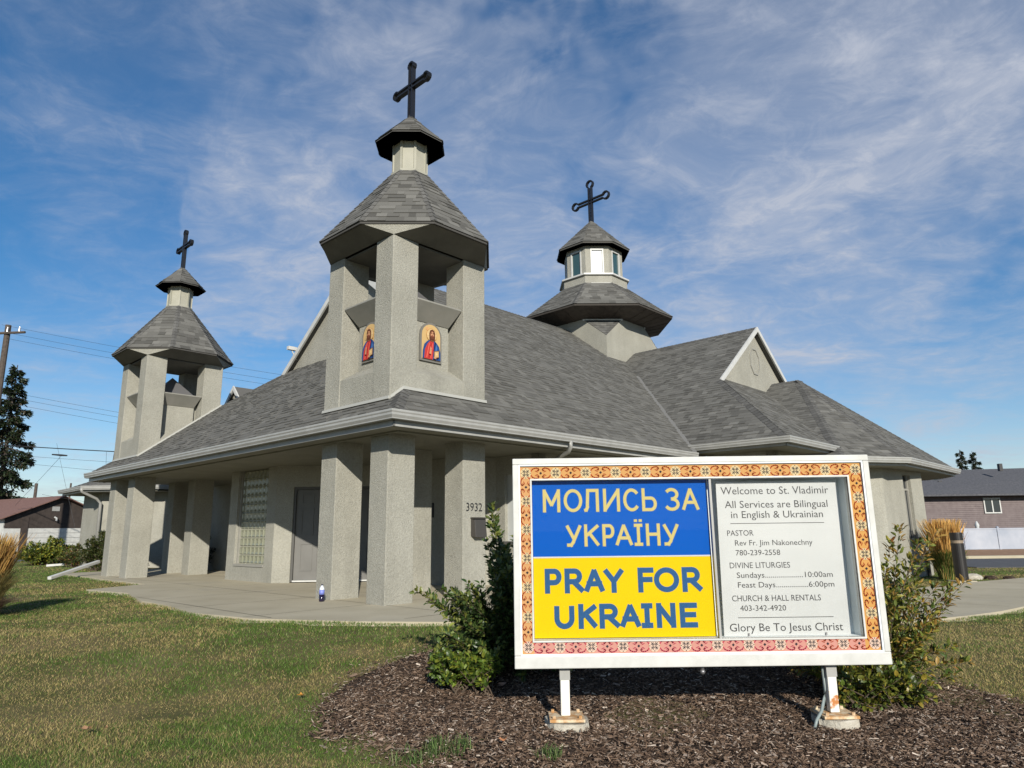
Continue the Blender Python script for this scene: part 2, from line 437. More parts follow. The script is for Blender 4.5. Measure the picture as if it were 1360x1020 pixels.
def sheet(name, poly, dz, m, thick=.12, step=.5):
    """a polygon sheet that follows the ground, with sides"""
    bm = bmesh.new()
    f = bm.faces.new([bm.verts.new((x, y, 0)) for x, y in poly])
    xs = [p[0] for p in poly]; ys = [p[1] for p in poly]
    for a in np.arange(math.floor(min(xs)), max(xs), step):
        g = bm.verts[:] + bm.edges[:] + bm.faces[:]
        bmesh.ops.bisect_plane(bm, geom=g, plane_co=(a, 0, 0), plane_no=(1, 0, 0))
    for a in np.arange(math.floor(min(ys)), max(ys), step):
        g = bm.verts[:] + bm.edges[:] + bm.faces[:]
        bmesh.ops.bisect_plane(bm, geom=g, plane_co=(0, a, 0), plane_no=(0, 1, 0))
    r = bmesh.ops.extrude_face_region(bm, geom=bm.faces[:])
    top = {v for v in r['geom'] if isinstance(v, bmesh.types.BMVert)}
    for v in bm.verts:
        v.co.z = gzs(v.co.x, v.co.y) + (dz if v in top else dz - thick)
    bmesh.ops.recalc_face_normals(bm, faces=bm.faces)
    me = bpy.data.meshes.new(name); bm.to_mesh(me); bm.free(); me.materials.append(m)
    o = bpy.data.objects.new(name, me); COL.objects.link(o)
    return tag(o, kind='structure')

make_ground()
sheet('concrete_patio', PATIO, .032, M['concrete'])
sheet('mulch_bed', MULCH, .008, M['mulchbase'], .1)
sheet('parking_lane', [(14.5, 22.4), (90, 22.4), (90, 29.3), (14.5, 29.3)], .035, M['asphalt'], .1, 4)
sheet('kerb', [(14.5, 29.3), (90, 29.3), (90, 29.75), (14.5, 29.75)], .14, M['concrete'], .25, 4)
sheet('gravel_strip', [(14.5, 29.75), (90, 29.75), (90, 42.3), (14.5, 42.3)], .03, rough_up(mat('rust_brown_wood_mulch', rough=1), (.20, .10, .05), (.34, .20, .10), 3, 6), .1, 4)
sheet('alley', [(-90, 33), (-14, 33), (-14, 38.5), (-90, 38.5)], .03, M['asphalt'], .1, 4)

def joints():
    def seg(x0, y0, x1, y1):
        m = MB(); n = max(2, int(math.hypot(x1 - x0, y1 - y0) / .4)); d = Vector((x1 - x0, y1 - y0)).normalized(); w = Vector((-d.y, d.x)) * .006
        P = [(x0 + (x1 - x0) * i / n, y0 + (y1 - y0) * i / n) for i in range(n + 1)]
        P = [p for p in P if inpoly(np.array([p[0]]), np.array([p[1]]), PATIO)[0]]
        for a, b in zip(P[:-1], P[1:]):
            za, zb = gzs(*a) + .036, gzs(*b) + .036
            m.add([(a[0] - w.x, a[1] - w.y, za), (b[0] - w.x, b[1] - w.y, zb), (b[0] + w.x, b[1] + w.y, zb), (a[0] + w.x, a[1] + w.y, za)], [(0, 1, 2, 3)])
        if m.f: m.build('patio_joint', M['jointm'], kind='structure')
    M['jointm'] = mat('slab_joint', (.12, .105, .08), .95)
    sy, cy = math.sin(YAW), math.cos(YAW)
    for k in range(-1, 9):       # lines along u and along v
        v = 7.2 + k * 1.85; seg(2 * sy - v * cy, 2 * cy + v * sy, 24 * sy - v * cy, 24 * cy + v * sy)
        u = 4.6 + k * 1.85; seg(u * sy - 1 * cy, u * cy + 1 * sy, u * sy - 22 * cy, u * cy + 22 * sy)
joints()

# ------------------------------------------------------------------ the church, in its own axes (u along the nave, v across it)
BU, BV = 14.0, 15.16
ROTZ = math.pi / 2 - YAW
sY, cY = math.sin(YAW), math.cos(YAW)
def W(u, v, z=0.0): return Vector((u * sY - v * cY, u * cY + v * sY, z))
def toUV(x, y): return (x * sY + y * cY, -x * cY + y * sY)
church = empty('church', W(BU, BV, 0), ROTZ, 'grey stucco church with shingled roofs, two open bell towers and a lantern dome', 'church')
OFF = (BU, BV, 0)
def CP(mb, name, m, parent=None, **kw): return mb.build(name, m, parent or church, OFF, **kw)
SL = .759
EZ, UE, VE, VR = 2.78, 5.97, 8.03, 15.16
VE2 = 2 * VR - VE

camv = Vector((0, 0, ZC))
def pxsize(p, w):
    d = (p - camv).length; return w * FPX / d

TABS = []   # (owner, verts(8) church coords, tone, size score)
def shingle_plane(owner, pts, E=.14, tone=.125, thick=(.003, .0075), widths=(.11, .30), vis=True, seed=1, var=1.0):
    """pts: planar convex polygon, first two points on the eave. Lays courses of separate tabs."""
    R = random.Random(seed * 77 + 5)
    P = [Vector(p) for p in pts]
    ex = (P[1] - P[0]).normalized()
    nrm = Vector((0, 0, 0))
    for i in range(1, len(P) - 1): nrm += (P[i] - P[0]).cross(P[i + 1] - P[0])
    nrm.normalize()
    if nrm.z < 0: nrm = -nrm
    es = nrm.cross(ex).normalized()
    if es.z < 0: es = -es
    # keep ex horizontal
    o = P[0]
    Q = [((p - o).dot(ex), (p - o).dot(es)) for p in P]
    smax = max(q[1] for q in Q)
    def span(s):
        xs = []
        n = len(Q)
        for i in range(n):
            (x1, s1), (x2, s2) = Q[i], Q[(i + 1) % n]
            if abs(s1 - s2) < 1e-9:
                if abs(s1 - s) < 1e-6: xs += [x1, x2]
                continue
            t = (s - s1) / (s2 - s1)
            if -1e-6 <= t <= 1 + 1e-6: xs.append(x1 + t * (x2 - x1))
        return (min(xs), max(xs)) if len(xs) >= 2 else None
    n = int(smax / E) + 1
    prev = []
    for j in range(n):
        s0 = j * E; s1 = min(s0 + E, smax - 1e-4)
        if s1 - s0 < .02: continue
        a = span(s0 + 1e-4); b = span(s1)
        if not a or not b: continue
        x = min(a[0], b[0]) - R.random() * .2
        xe = max(a[1], b[1])
        course = R.uniform(.96, 1.04)
        while x < xe:
            w = R.uniform(*widths); x2 = x + w
            B0, B1 = max(x, a[0]), min(x2, a[1]); T0, T1 = max(x, b[0]), min(x2, b[1])
            if B1 - B0 < .01 and T1 - T0 < .01: x = x2; continue
            B1 = max(B1, B0 + .002); T1 = max(T1, T0 + .002)
            if B0 > a[1]: B0 = B1 = a[1]
            if T0 > b[1]: T0 = T1 = b[1]
            th = thick[1] if R.random() < .45 else thick[0]
            th += R.uniform(0, .002)
            dark = R.random()
            t = tone * course * (R.uniform(.74, .88) if dark < .25 else R.uniform(.92, 1.10) if dark < .9 else R.uniform(1.12, 1.28))
            t = tone + (t - tone) * var
            lo = s0 - .010 + R.uniform(-.001, .001)
            top = .002
            vs = [o + ex * B0 + es * lo, o + ex * B1 + es * lo, o + ex * T1 + es * s1, o + ex * T0 + es * s1,
                  o + ex * B0 + es * lo + nrm * th, o + ex * B1 + es * lo + nrm * th, o + ex * T1 + es * s1 + nrm * top, o + ex * T0 + es * s1 + nrm * top]
            mid = (vs[4] + vs[6]) / 2
            if vis:
                wp = W(mid.x, mid.y, mid.z); nv = W(nrm.x, nrm.y, nrm.z); dv = (camv - wp)
                score = (w * E) * max(0, nv.dot(dv.normalized())) * (FPX / dv.length) ** 2 if dv.dot(nv) > 0 else 0
            else: score = 0
            TABS.append((owner, vs, (t * 1.0, t * .98, t * .90), score))
            x = x2
TABF = [(4, 5, 6, 7), (0, 1, 5, 4), (1, 2, 6, 5), (3, 0, 4, 7)]
def hip_caps(owner, a, b, na, nb, tone=.11, step=.15, w=.13, seed=0):
    """folded cap shingles from a (low) to b (high); na, nb: slope normals on both sides"""
    R = random.Random(seed + 3); a, b = Vector(a), Vector(b); d = (b - a); L = d.length; d.normalize()
    na, nb = Vector(na).normalized(), Vector(nb).normalized()
    up = (na + nb).normalized()
    s1 = d.cross(na).normalized(); s2 = d.cross(nb).normalized()
    if s1.dot(nb) > 0: s1 = -s1
    if s2.dot(na) > 0: s2 = -s2
    k = 0.0
    while k < L - .03:
        k2 = min(k + step * 1.15, L)
        p, q = a + d * k, a + d * k2
        t = tone * R.uniform(.8, 1.2)
        l0, l1 = .022, .012
        vs = [p + up * l0, p + s1 * w + na * .014, p + s2 * w + nb * .014, q + up * l1, q + s1 * w + na * .004, q + s2 * w + nb * .004]
        TABC.setdefault(owner, []).append((vs, (t, t * .985, t * .935)))
        k += step
TABC = {}
def nrm_of(pts):
    P = [Vector(p) for p in pts]
    n = Vector((0, 0, 0))
    for i in range(1, len(P) - 1): n += (P[i] - P[0]).cross(P[i + 1] - P[0])
    n.normalize()
    return n if n.z > 0 else -n

# ---- main roofs
def zN(v): return EZ + SL * (v - VE)
def zS(u): return EZ + SL * (u - UE)
RG = zN(VR)                                   # ridge height
UG = 9.9; VG = VE + (UG - UE)                 # west gable wall
TZ, TU, TV, TR = 3.0, 15.0, 5.95, 20.65       # transept eave height, eave u, front eave v, ridge u
def zT(u): return TZ + SL * (u - TU)
TRG = zT(TR); TG = 9.0
LN = VE + (TZ - EZ) / SL                      # nave v at the height of the transept eave
south = [(UE, VE, EZ), (TU - (TZ - EZ) / SL, VE, EZ), (TR, VE + (TRG - EZ) / SL, TRG), (TR + 1.5, VR, RG), (UG - .15, VR, RG), (UG - .15, VE + UG - .15 - UE, zS(UG - .15))]
west = [(UE, VE2, EZ), (UE, VE, EZ), (UG, VG, zS(UG)), (UG, VE2 - (UG - UE), zS(UG))]
north = [(TU, VE2, EZ), (UE, VE2, EZ), (UG - .15, VE2 - (UG - .15 - UE), zS(UG - .15)), (UG - .15, VR, RG), (TR + 1.5, VR, RG), (TR + 1.5, VE2 - 1, EZ + SL)]
tw = [(TU, TV, TZ), (TU, LN, TZ), (TR, VE + (TRG - EZ) / SL, TRG), (TR, TG - .15, TRG), (TU + TG - .15 - TV, TG - .15, zT(TU + TG - .15 - TV))]
te = [(2 * TR - p[0], p[1], p[2]) for p in tw]
TU2 = 2 * TR - TU
tf = [(TU, TV, TZ), (TU2, TV, TZ), (TU2 - (TG - TV), TG, zT(TU + TG - TV)), (TU + TG - TV, TG, zT(TU + TG - TV))]
WZ = 2.70
WV = [(17.43, 5.66), (19.13, 4.69), (24.43, 4.69), (26.1, 5.66), (26.1, 9.2)]
WA = (21.8, 8.13, 5.63)
wing = [[(*WV[0], WZ), (*WV[1], WZ), WA], [(*WV[1], WZ), (*WV[2], WZ), WA], [(*WV[2], WZ), (*WV[3], WZ), WA], [(17.43, 9.2, WZ), (*WV[0], WZ), WA, (21.8, 9.2, 5.63)], [(*WV[3], WZ), (26.1, 9.2, WZ), (21.8, 9.2, 5.63), WA]]
NA = [(7.33, 30.4), (7.25, 27.3), (9.0, 25.4), (15.0, 25.4), (15.0, 30.4)]
NAP = (11.0, 28.2, 4.35)
annex = [[(*NA[i + 1], 2.75), (*NA[i], 2.75), NAP] for i in range(3)] + [[(*NA[0], 2.75), (*NA[4], 2.75), NAP]]

roof = MB()
def deck(p, d=.02): roof.slab([Vector(q) - Vector((0, 0, d)) for q in p], (0, 0, -.08))
for p in (south, west, north, tw, te, tf): deck(p)
for p in wing + annex: deck(p)
# plain eastern end of the nave, beyond the crossing
roof.slab([(TR + 1.5, VR, RG - .02), (31, VR, RG - .02), (31, VE2, EZ), (TR + 1.5, VE2, EZ)], (0, 0, -.08))
roof.slab([(TR + 1.5, VR, RG - .02), (31, VR, RG - .02), (31, 12.5, RG - .02 - SL * (VR - 12.5)), (TR + 1.5, 12.5, RG - .02 - SL * (VR - 12.5))], (0, 0, -.08))
roof_o = CP(roof, 'roof', M['shingle'])
me = roof_o.data; _c = np.ones((len(me.vertices), 4), np.float32); _c[:, :3] = (.10, .098, .093)
me.color_attributes['Col'].data.foreach_set('color', _c.ravel())

shingle_plane('roof', south, seed=1, thick=(.005, .017), var=1.0, widths=(.10, .26))
shingle_plane('roof', west, seed=2, thick=(.005, .017), var=1.0, widths=(.10, .26))
shingle_plane('roof', tw, seed=3, thick=(.004, .015), widths=(.12, .32), var=1.15)
shingle_plane('roof', tf, seed=4, thick=(.004, .015), var=1.15)
shingle_plane('roof', wing[0], seed=5, E=.15, thick=(.004, .014), var=1.2)
shingle_plane('roof', wing[1], seed=6, E=.15, thick=(.004, .014), var=1.2)
shingle_plane('roof', wing[3], seed=7, E=.15, thick=(.004, .012), var=1.15)
shingle_plane('roof', annex[0], seed=8)
shingle_plane('roof', annex[1], seed=9)
shingle_plane('roof', annex[2], seed=10)
nS, nW, nT, nF = nrm_of(south), nrm_of(west), nrm_of(tw), nrm_of(tf)
hip_caps('roof', (UE, VE, EZ), (UG - .1, VG - .1, zS(UG - .1)), nS, nW, seed=1)
hip_caps('roof', (UE, VE2, EZ), (UG, VE2 - (UG - UE), zS(UG)), nrm_of(north), nW, seed=2)
hip_caps('roof', (UG - .15, VR, RG), (TR, VR, RG), nS, nrm_of(north), seed=3)
hip_caps('roof', (TU, TV, TZ), (TU + TG - .2 - TV, TG - .2, zT(TU + TG - .2 - TV)), nT, nF, seed=4)
hip_caps('roof', (TR, TG - .15, TRG), (TR, 13.4, TRG), nT, nrm_of(te), seed=5)
wn_ = [nrm_of(w) for w in wing]
hip_caps('roof', (*WV[0], WZ), WA, wn_[0], wn_[3], seed=6)
hip_caps('roof', (*WV[1], WZ), WA, wn_[0], wn_[1], seed=7)
hip_caps('roof', (*WV[2], WZ), WA, wn_[1], wn_[2], seed=8)
hip_caps('roof', WA, (21.8, 9.0, 5.63), wn_[3], wn_[4], seed=9)
an_ = [nrm_of(w) for w in annex]
hip_caps('roof', (*NA[1], 2.75), NAP, an_[0], an_[1], seed=11)
hip_caps('roof', (*NA[0], 2.75), NAP, an_[0], an_[3], seed=12)
hip_caps('roof', (*NA[2], 2.75), NAP, an_[2], an_[1], seed=13)
# metal valley strip
vl = MB()
a, b = Vector((TU - (TZ - EZ) / SL, VE, EZ + .02)), Vector((18.9, 12.22, EZ + .02 + SL * (12.22 - VE)))
pu = Vector((-.707, .707, 0)) * .055
vl.slab([a - pu, a + pu, b + pu, b - pu], (0, 0, .012))
CP(vl, 'valley_flashing', mat('dull_grey_valley', (.15, .148, .14), .8))

# gable walls
g = MB()
zb = zS(UG) - .3
g.hull2([(UG, VG - .3, zb), (UG, 2 * VR - VG + .3, zb), (UG, VR, RG - .08)], [(UG + .25, VG - .3, zb), (UG + .25, 2 * VR - VG + .3, zb), (UG + .25, VR, RG - .08)])
CP(g, 'gable_wall', M['stucco']); g = MB()
zb2 = zT(TU + TG - TV) - .3
g.hull2([(TU + TG - TV - .35, TG, zb2), (TU2 - (TG - TV) + .35, TG, zb2), (TR, TG, TRG - .06)], [(TU + TG - TV - .35, TG + .25, zb2), (TU2 - (TG - TV) + .35, TG + .25, zb2), (TR, TG + .25, TRG - .06)])
CP(g, 'gable_wall', M['stucco'])
# rake boards
def rake(p, q, d, w=.17, t=.05):
    m = MB(); p, q = Vector(p), Vector(q); dn = Vector((0, 0, -w))
    m.hull2([p, q, q + dn, p + dn], [x + Vector(d) for x in (p, q, q + dn, p + dn)])
    return m
for s in (-1, 1):
    CP(rake((UG - .2, VR + s * (VR - VG + .15), zS(UG) - .10), (UG - .2, VR, RG + .02), (.05, 0, 0)), 'rake_board', M['trim'])
    CP(rake((TR + s * (TR - TU - TG + TV + .15), TG - .2, zT(TU + TG - TV) - .10), (TR, TG - .2, TRG + .02), (0, .05, 0), .16), 'rake_board', M['trim'])
# octagonal vent outline on the transept gable
vt = MB()
def ring_pts(rx, rz, k=8): return [(TR - .0 + rx * math.sin(math.pi / 8 + i * math.pi / 4), 6.20 + rz * math.cos(math.pi / 8 + i * math.pi / 4)) for i in range(k)]
o1, i1 = ring_pts(.36, .46), ring_pts(.31, .41)
for i in range(8):
    j = (i + 1) % 8
    vt.hull2([(o1[i][0], TG - .025, o1[i][1]), (o1[j][0], TG - .025, o1[j][1]), (i1[j][0], TG - .025, i1[j][1]), (i1[i][0], TG - .025, i1[i][1])],
             [(o1[i][0], TG + .01, o1[i][1]), (o1[j][0], TG + .01, o1[j][1]), (i1[j][0], TG + .01, i1[j][1]), (i1[i][0], TG + .01, i1[i][1])])
CP(vt, 'octagonal_vent_trim', M['hood'])
# small lamp on the west rake
lp = MB(); lp.box((UG - .38, 17.84, 6.26), (UG - .12, 17.96, 6.36)); lp.tube([(UG - .1, 17.9, 6.0), (UG - .25, 17.9, 6.26)], .02)
CP(lp, 'flood_lamp', M['trim'])

# north porch gable peeping over the hip
ng = MB()
zt_ = 5.88
ng.hull2([(10.05, 20.9, 4.6), (10.05, 23.4, 4.6), (10.05, 22.15, zt_ - .05)], [(10.2, 20.9, 4.6), (10.2, 23.4, 4.6), (10.2, 22.15, zt_ - .05)])
ng.box((10.05, 21.2, 2.0), (10.3, 23.1, 4.65))
CP(ng, 'gable_wall', M['stucco'])
nr = MB()
for s in (-1, 1):
    nr.slab([(9.95, 22.15, zt_), (13.4, 22.15, zt_), (13.4, 22.15 + s * 1.4, zt_ - 1.35), (9.95, 22.15 + s * 1.4, zt_ - 1.35)], (0, 0, -.05), col=(.11, .108, .102))
    CP(rake((9.9, 22.15 + s * 1.4, zt_ - 1.36), (9.9, 22.15, zt_ + .02), (.05, 0, 0), .15), 'rake_board', M['trim'])
CP(nr, 'porch_roof', M['shingle'])

# ---- gutters, fascia, soffit
def gutter(path, z, out=.12, h=.115, name='gutter'):
    """path: list of (u,v) corner points of the roof edge in walking order, outside on the right"""
    prof = [(-.02, 0), (.0, .02), (out, .02), (out, -.01), (out - .012, -.03), (out - .012, -.06), (out - .035, -.10), (out - .035, -h), (-.02, -h)]
    P = [Vector((p[0], p[1])) for p in path]; n = len(P)
    rings = []
    for i, p in enumerate(P):
        d1 = (P[i] - P[i - 1]).normalized() if i else (P[1] - P[0]).normalized()
        d2 = (P[i + 1] - P[i]).normalized() if i < n - 1 else d1
        n1, n2 = Vector((d1.y, -d1.x)), Vector((d2.y, -d2.x))
        m = (n1 + n2).normalized(); k = 1 / max(.3, m.dot(n1))
        rings.append([(p.x + m.x * k * o, p.y + m.y * k * o, z + zz) for o, zz in prof])
    mb = MB(); kk = len(prof)
    mb.add([q for r in rings for q in r], [(i * kk + a, i * kk + (a + 1) % kk, (i + 1) * kk + (a + 1) % kk, (i + 1) * kk + a) for i in range(n - 1) for a in range(kk)] + [list(range(kk)), [(n - 1) * kk + a for a in range(kk)]])
    return CP(mb, name, M['gutter'])
gutter([(UE + .02, VE2), (UE + .02, VE + .02), (14.7, VE + .02)], EZ)
gutter([(TU + .02, LN), (TU + .02, TV + .02), (TU2, TV + .02)], TZ)
gutter([(WV[0][0], 6.6), WV[0], WV[1], WV[2], WV[3]], WZ)
gutter([NA[0], NA[1], NA[2], (NA[2][0] + 3, NA[2][1])], 2.75)

def fascia(path, z0, z1):
    m = MB()
    for (a, b) in zip(path[:-1], path[1:]):
        A, B = Vector(a), Vector(b); d = (B - A).normalized(); n = Vector((-d.y, d.x)) * .03
        m.prism([tuple(A), tuple(B), tuple(B + n), tuple(A + n)], z0, z1)
    CP(m, 'fascia', M['gutter'])
fascia([(UE + .05, VE2), (UE + .05, VE + .05), (14.9, VE + .05)], 2.575, 2.715)
fascia([(TU + .05, 8.4), (TU + .05, TV + .05), (TU2 - 1, TV + .05)], 2.825, 2.935)
fascia([(WV[0][0] + .05, 6.6), (WV[0][0] + .05, WV[0][1] + .03), (WV[1][0] + .03, WV[1][1] + .05), (WV[2][0], WV[2][1] + .05), WV[3]], 2.525, 2.635)
fascia([(NA[0][0] + .05, NA[0][1]), (NA[1][0] + .05, NA[1][1]), (NA[2][0] + .02, NA[2][1] + .05)], 2.575, 2.685)
def soff(pts, z, th=.03, name='soffit'):
    m = MB(); m.prism(pts, z, z + th); return CP(m, name, M['soffit'])
soff([(UE + .06, VE + .06), (15.6, VE + .06), (15.6, 9.35), (10.6, 9.35), (10.6, VE2 - .06), (UE + .06, VE2 - .06)], 2.57)
soff([(TU + .06, TV + .06), (18.5, TV + .06), (18.5, 6.8), (15.8, 6.8), (15.8, 8.3), (TU + .06, 8.3)], 2.82)
soff([(WV[0][0] + .06, 5.75), (WV[1][0] + .04, WV[1][1] + .06), (WV[2][0], WV[2][1] + .06), (25.8, 5.8), (25.8, 8), (17.5, 8)], 2.52)
soff([(NA[0][0] + .06, NA[0][1]), (NA[1][0] + .06, NA[1][1] + .02), (NA[2][0], NA[2][1] + .06), (14, 25.5), (14, 30.3)], 2.57)
# joints and a low beam line on the portico soffit
sb = MB()
sb.box((6.30, 8.36, 2.545), (6.345, 22.0, 2.571)); sb.box((6.35, 8.36, 2.545), (15.0, 8.405, 2.571))
CP(sb, 'soffit_trim', M['soffit'])

# ---- walls under the roofs
wl_ = MB()
def wallseg(a, b, z0, z1, t=.2, m=None):
    A, B = Vector((*a, 0)), Vector((*b, 0)); d = (B - A).normalized(); n = Vector((-d.y, d.x, 0)) * t   # thickness to the left of a->b
    q = [A, B, B + n, A + n]
    (m or wl_).prism([(p.x, p.y) for p in q], z0, z1)
# pier with the glass blocks: window hole v 15.13..16.57, z .35...2.57
u0 = 7.75
wallseg((u0, 15.11), (u0, 14.72), -.2, 2.569, .25)
wallseg((u0, 17.0), (u0, 16.60), -.2, 2.569, .25)
wallseg((u0, 16.60), (u0, 15.11), -.2, .34, .25)
D0, D1 = Vector((7.75, 14.72)), Vector((9.55, 12.92))
dd = (D1 - D0).normalized()
wallseg(tuple(D0), tuple(D0 + dd * .40), -.2, 2.5695, .2)
wallseg(tuple(D0 + dd * .40), tuple(D0 + dd * 2.20), 2.10, 2.5695, .2)
wallseg(tuple(D0 + dd * 2.20), tuple(D1), -.2, 2.5695, .2)
wallseg(tuple(D1), (9.55, 10.9), -.2, 2.568, .2)
wallseg((9.55, 10.9), (10.25, 10.2), -.2, 2.5685, .2)
wallseg((10.25, 10.2), (10.25, 9.0), -.2, .85, .2); wallseg((10.25, 10.2), (10.25, 9.95), .85, 2.568, .2); wallseg((10.25, 9.2), (10.25, 9.0), .85, 2.568, .2); wallseg((10.25, 9.95), (10.25, 9.2), 2.2, 2.568, .2)
wallseg((10.25, 9.0), (15.8, 9.0), -.3, 2.5685, .2)
wallseg((15.8, 9.0), (15.8, 6.6), -.4, 2.82, .2)
wallseg((15.8, 6.6), (17.9, 6.6), -.4, 2.82, .2)
wallseg((17.9, 6.45), (19.3, 5.35), -.5, 2.52, .2)
WB, WC = Vector((19.3, 5.35)), Vector((21.8, 5.05))
wd = (WC - WB).normalized()
wallseg(tuple(WB), tuple(WB + wd * 1.25), -.5, 2.52, .2)
wallseg(tuple(WB + wd * 1.25), tuple(WB + wd * 1.75), -.5, .70, .2)
wallseg(tuple(WB + wd * 1.25), tuple(WB + wd * 1.75), 2.40, 2.52, .2)
wallseg(tuple(WB + wd * 1.75), tuple(WC), -.5, 2.52, .2)
wallseg(tuple(WC), (24.6, 7.2), -.5, 2.52, .2)
# north side of the portico
wallseg((9.55, 18.8), (u0, 17.0), -.2, 2.5685, .2)
wallseg((9.55, 22.0), (9.55, 18.8), -.2, 2.568, .2)
wallseg((9.55, 24.5), (9.55, 22.0), -.2, 3.4, .2)
# north annex
wallseg((7.95, 29.75), (7.95, 27.6), -.2, 2.57, .2)
wallseg((7.95, 27.6), (9.55, 26.0), -.2, 2.57, .2)
wallseg((9.55, 26.0), (9.55, 24.5), -.2, 2.57, .2)
wl_.box((15.06, 8.42, 2.50), (15.95, 9.3, 2.99)); wl_.box((14.5, 8.12, 2.601), (15.3, 9.2, 2.72))
CP(wl_, 'wall', M['stucco'])

# glass block window
gw = MB()
v0, v1, z0, z1 = 15.13, 16.58, .36, 2.565
for a, b in (((u0 + .06, v0, z0), (u0 + .12, v0 + .05, z1)), ((u0 + .06, v1 - .05, z0), (u0 + .12, v1, z1)), ((u0 - .02, v0 - .01, z0 - .03), (u0 + .12, v1 + .01, z0 + .02)),):
    gw.box(a, b)
fr_o = CP(gw, 'glass_block_window', M['hood'])
mo = MB(); mo.box((u0 + .115, v0 + .03, z0 + .02), (u0 + .17, v1 - .03, z1)); CP(mo, 'mortar', M['mortar'], fr_o)
nb_v, nb_z = 7, 11
bw, bh = (v1 - v0 - .1) / nb_v, (z1 - z0 - .03) / nb_z
bm_b = MB(); hw, hh = bw / 2 - .012, bh / 2 - .012
ring0 = [(0, -hw, -hh), (0, hw, -hh), (0, hw, hh), (0, -hw, hh)]
ring1 = [(-.025, -hw * .82, -hh * .82), (-.025, hw * .82, -hh * .82), (-.025, hw * .82, hh * .82), (-.025, -hw * .82, hh * .82)]
ring2 = [(-.012, -hw * .35, -hh * .35), (-.012, hw * .35, -hh * .35), (-.012, hw * .35, hh * .35), (-.012, -hw * .35, hh * .35)]
bm_b.add(ring0 + ring1 + ring2, [(i, (i + 1) % 4, 4 + (i + 1) % 4, 4 + i) for i in range(4)] + [(4 + i, 4 + (i + 1) % 4, 8 + (i + 1) % 4, 8 + i) for i in range(4)] + [(8, 9, 10, 11)])
bme = None
for i in range(nb_v):
    for j in range(nb_z):
        if bme is None:
            ob = bm_b.build('glass_block', M['block'], fr_o); bme = ob.data
        else:
            ob = bpy.data.objects.new('glass_block', bme); COL.objects.link(ob); ob.parent = fr_o
        ob.location = (u0 + .112 - BU, v0 + .05 + bw * (i + .5) - BV, z0 + .03 + bh * (j + .5))

# double doors on the diagonal walls
def double_door(P0, d, w, off_in, hinge):
    n = Vector((-d.y, d.x))          # inwards
    f = MB()
    def bx(mb, a, b, z0, z1, n0, n1):
        A = P0 + d * a; B = P0 + d * b
        mb.prism([tuple(A + n * n0), tuple(B + n * n0), tuple(B + n * n1), tuple(A + n * n1)], z0, z1)
    bx(f, 0, .05, .02, 2.10, .03, .18); bx(f, w - .05, w, .02, 2.10, .03, .18); bx(f, .05, w - .05, 2.04, 2.10, .03, .18)
    fo = CP(f, 'door_frame', M['door_frame'])
    t = MB(); bx(t, .05, w - .05, .02, .05, .02, .16); CP(t, 'threshold', M['trim'], fo)
    for k in (0, 1):
        a = .055 + k * (w - .1) / 2; b = a + (w - .1) / 2 - .006
        m = MB(); bx(m, a, b, .055, 2.035, .08, .12)
        for (x0, x1) in ((.12, .40), (.48, .76)):
            s = (b - a) / .85
            for (q0, q1) in ((.25, .85), (1.02, 1.62), (1.72, 1.94)):
                for e0, e1, f0, f1 in ((x0, x1, q0, q0 + .025), (x0, x1, q1 - .025, q1), (x0, x0 + .025, q0 + .025, q1 - .025), (x1 - .025, x1, q0 + .025, q1 - .025)):
                    bx(m, a + e0 * s, a + e1 * s, f0, f1, .068, .079)
        do = CP(m, 'door', M['door'])
        h = MB(); c = P0 + d * ((b - .07) if k == 0 else (a + .07)) + n * .05
        h.tube([(c.x, c.y, .95), (c.x, c.y, 1.15)], .014)
        CP(h, 'handle', M['metal_cap'], do)
double_door(D0 + dd * .40, dd, 1.8, .08, 0)
# dark leaf door in the north recess
nd = MB()
nd.box((9.50, 19.1, .03), (9.548, 20.1, 2.1)); CP(nd, 'door', M['dark'])
nd = MB(); nd.prism([(8.2, 17.35), (9.1, 18.25), (9.06, 18.29), (8.16, 17.39)], .03, 2.1); CP(nd, 'door', M['door_frame'])
# wall window by the mailbox, and the plaque in the shade
ww = MB(); ww.box((10.33, 9.2, .85), (10.36, 9.95, 2.2)); wo_ = CP(ww, 'window', M['paper'])
ws = MB(); ws.box((10.18, 9.12, .80), (10.33, 10.02, .86)); CP(ws, 'sill', M['door_frame'], wo_)
pq = MB(); pq.box((9.52, 11.35, 1.36), (9.548, 11.70, 1.66)); CP(pq, 'plaque', M['dark'])
_p = MB(); _p.tube([(21.35, 5.05, -.3), (21.35, 5.05, .42)], .045, 8); CP(_p, 'standpipe', M['mailbox'])
# slot window of the wing
sw = MB(); n_ = Vector((-wd.y, wd.x))
a_, b_ = WB + wd * 1.25 + n_ * .12, WB + wd * 1.75 + n_ * .12
sw.prism([tuple(a_), tuple(b_), tuple(b_ + n_ * .03), tuple(a_ + n_ * .03)], .70, 2.40); so_ = CP(sw, 'window', M['winglass'])
sf = MB()
for t0, t1, q0, q1 in ((0, .045, .70, 2.40), (.455, .5, .70, 2.40), (.23, .26, .75, 2.0), (.045, .455, 2.0, 2.05), (.045, .455, .70, .75)):
    A = WB + wd * (1.25 + t0) + n_ * .08; B = WB + wd * (1.25 + t1) + n_ * .08
    sf.prism([tuple(A), tuple(B), tuple(B + n_ * .04), tuple(A + n_ * .04)], q0, q1)
CP(sf, 'frame', M['hood'], so_)

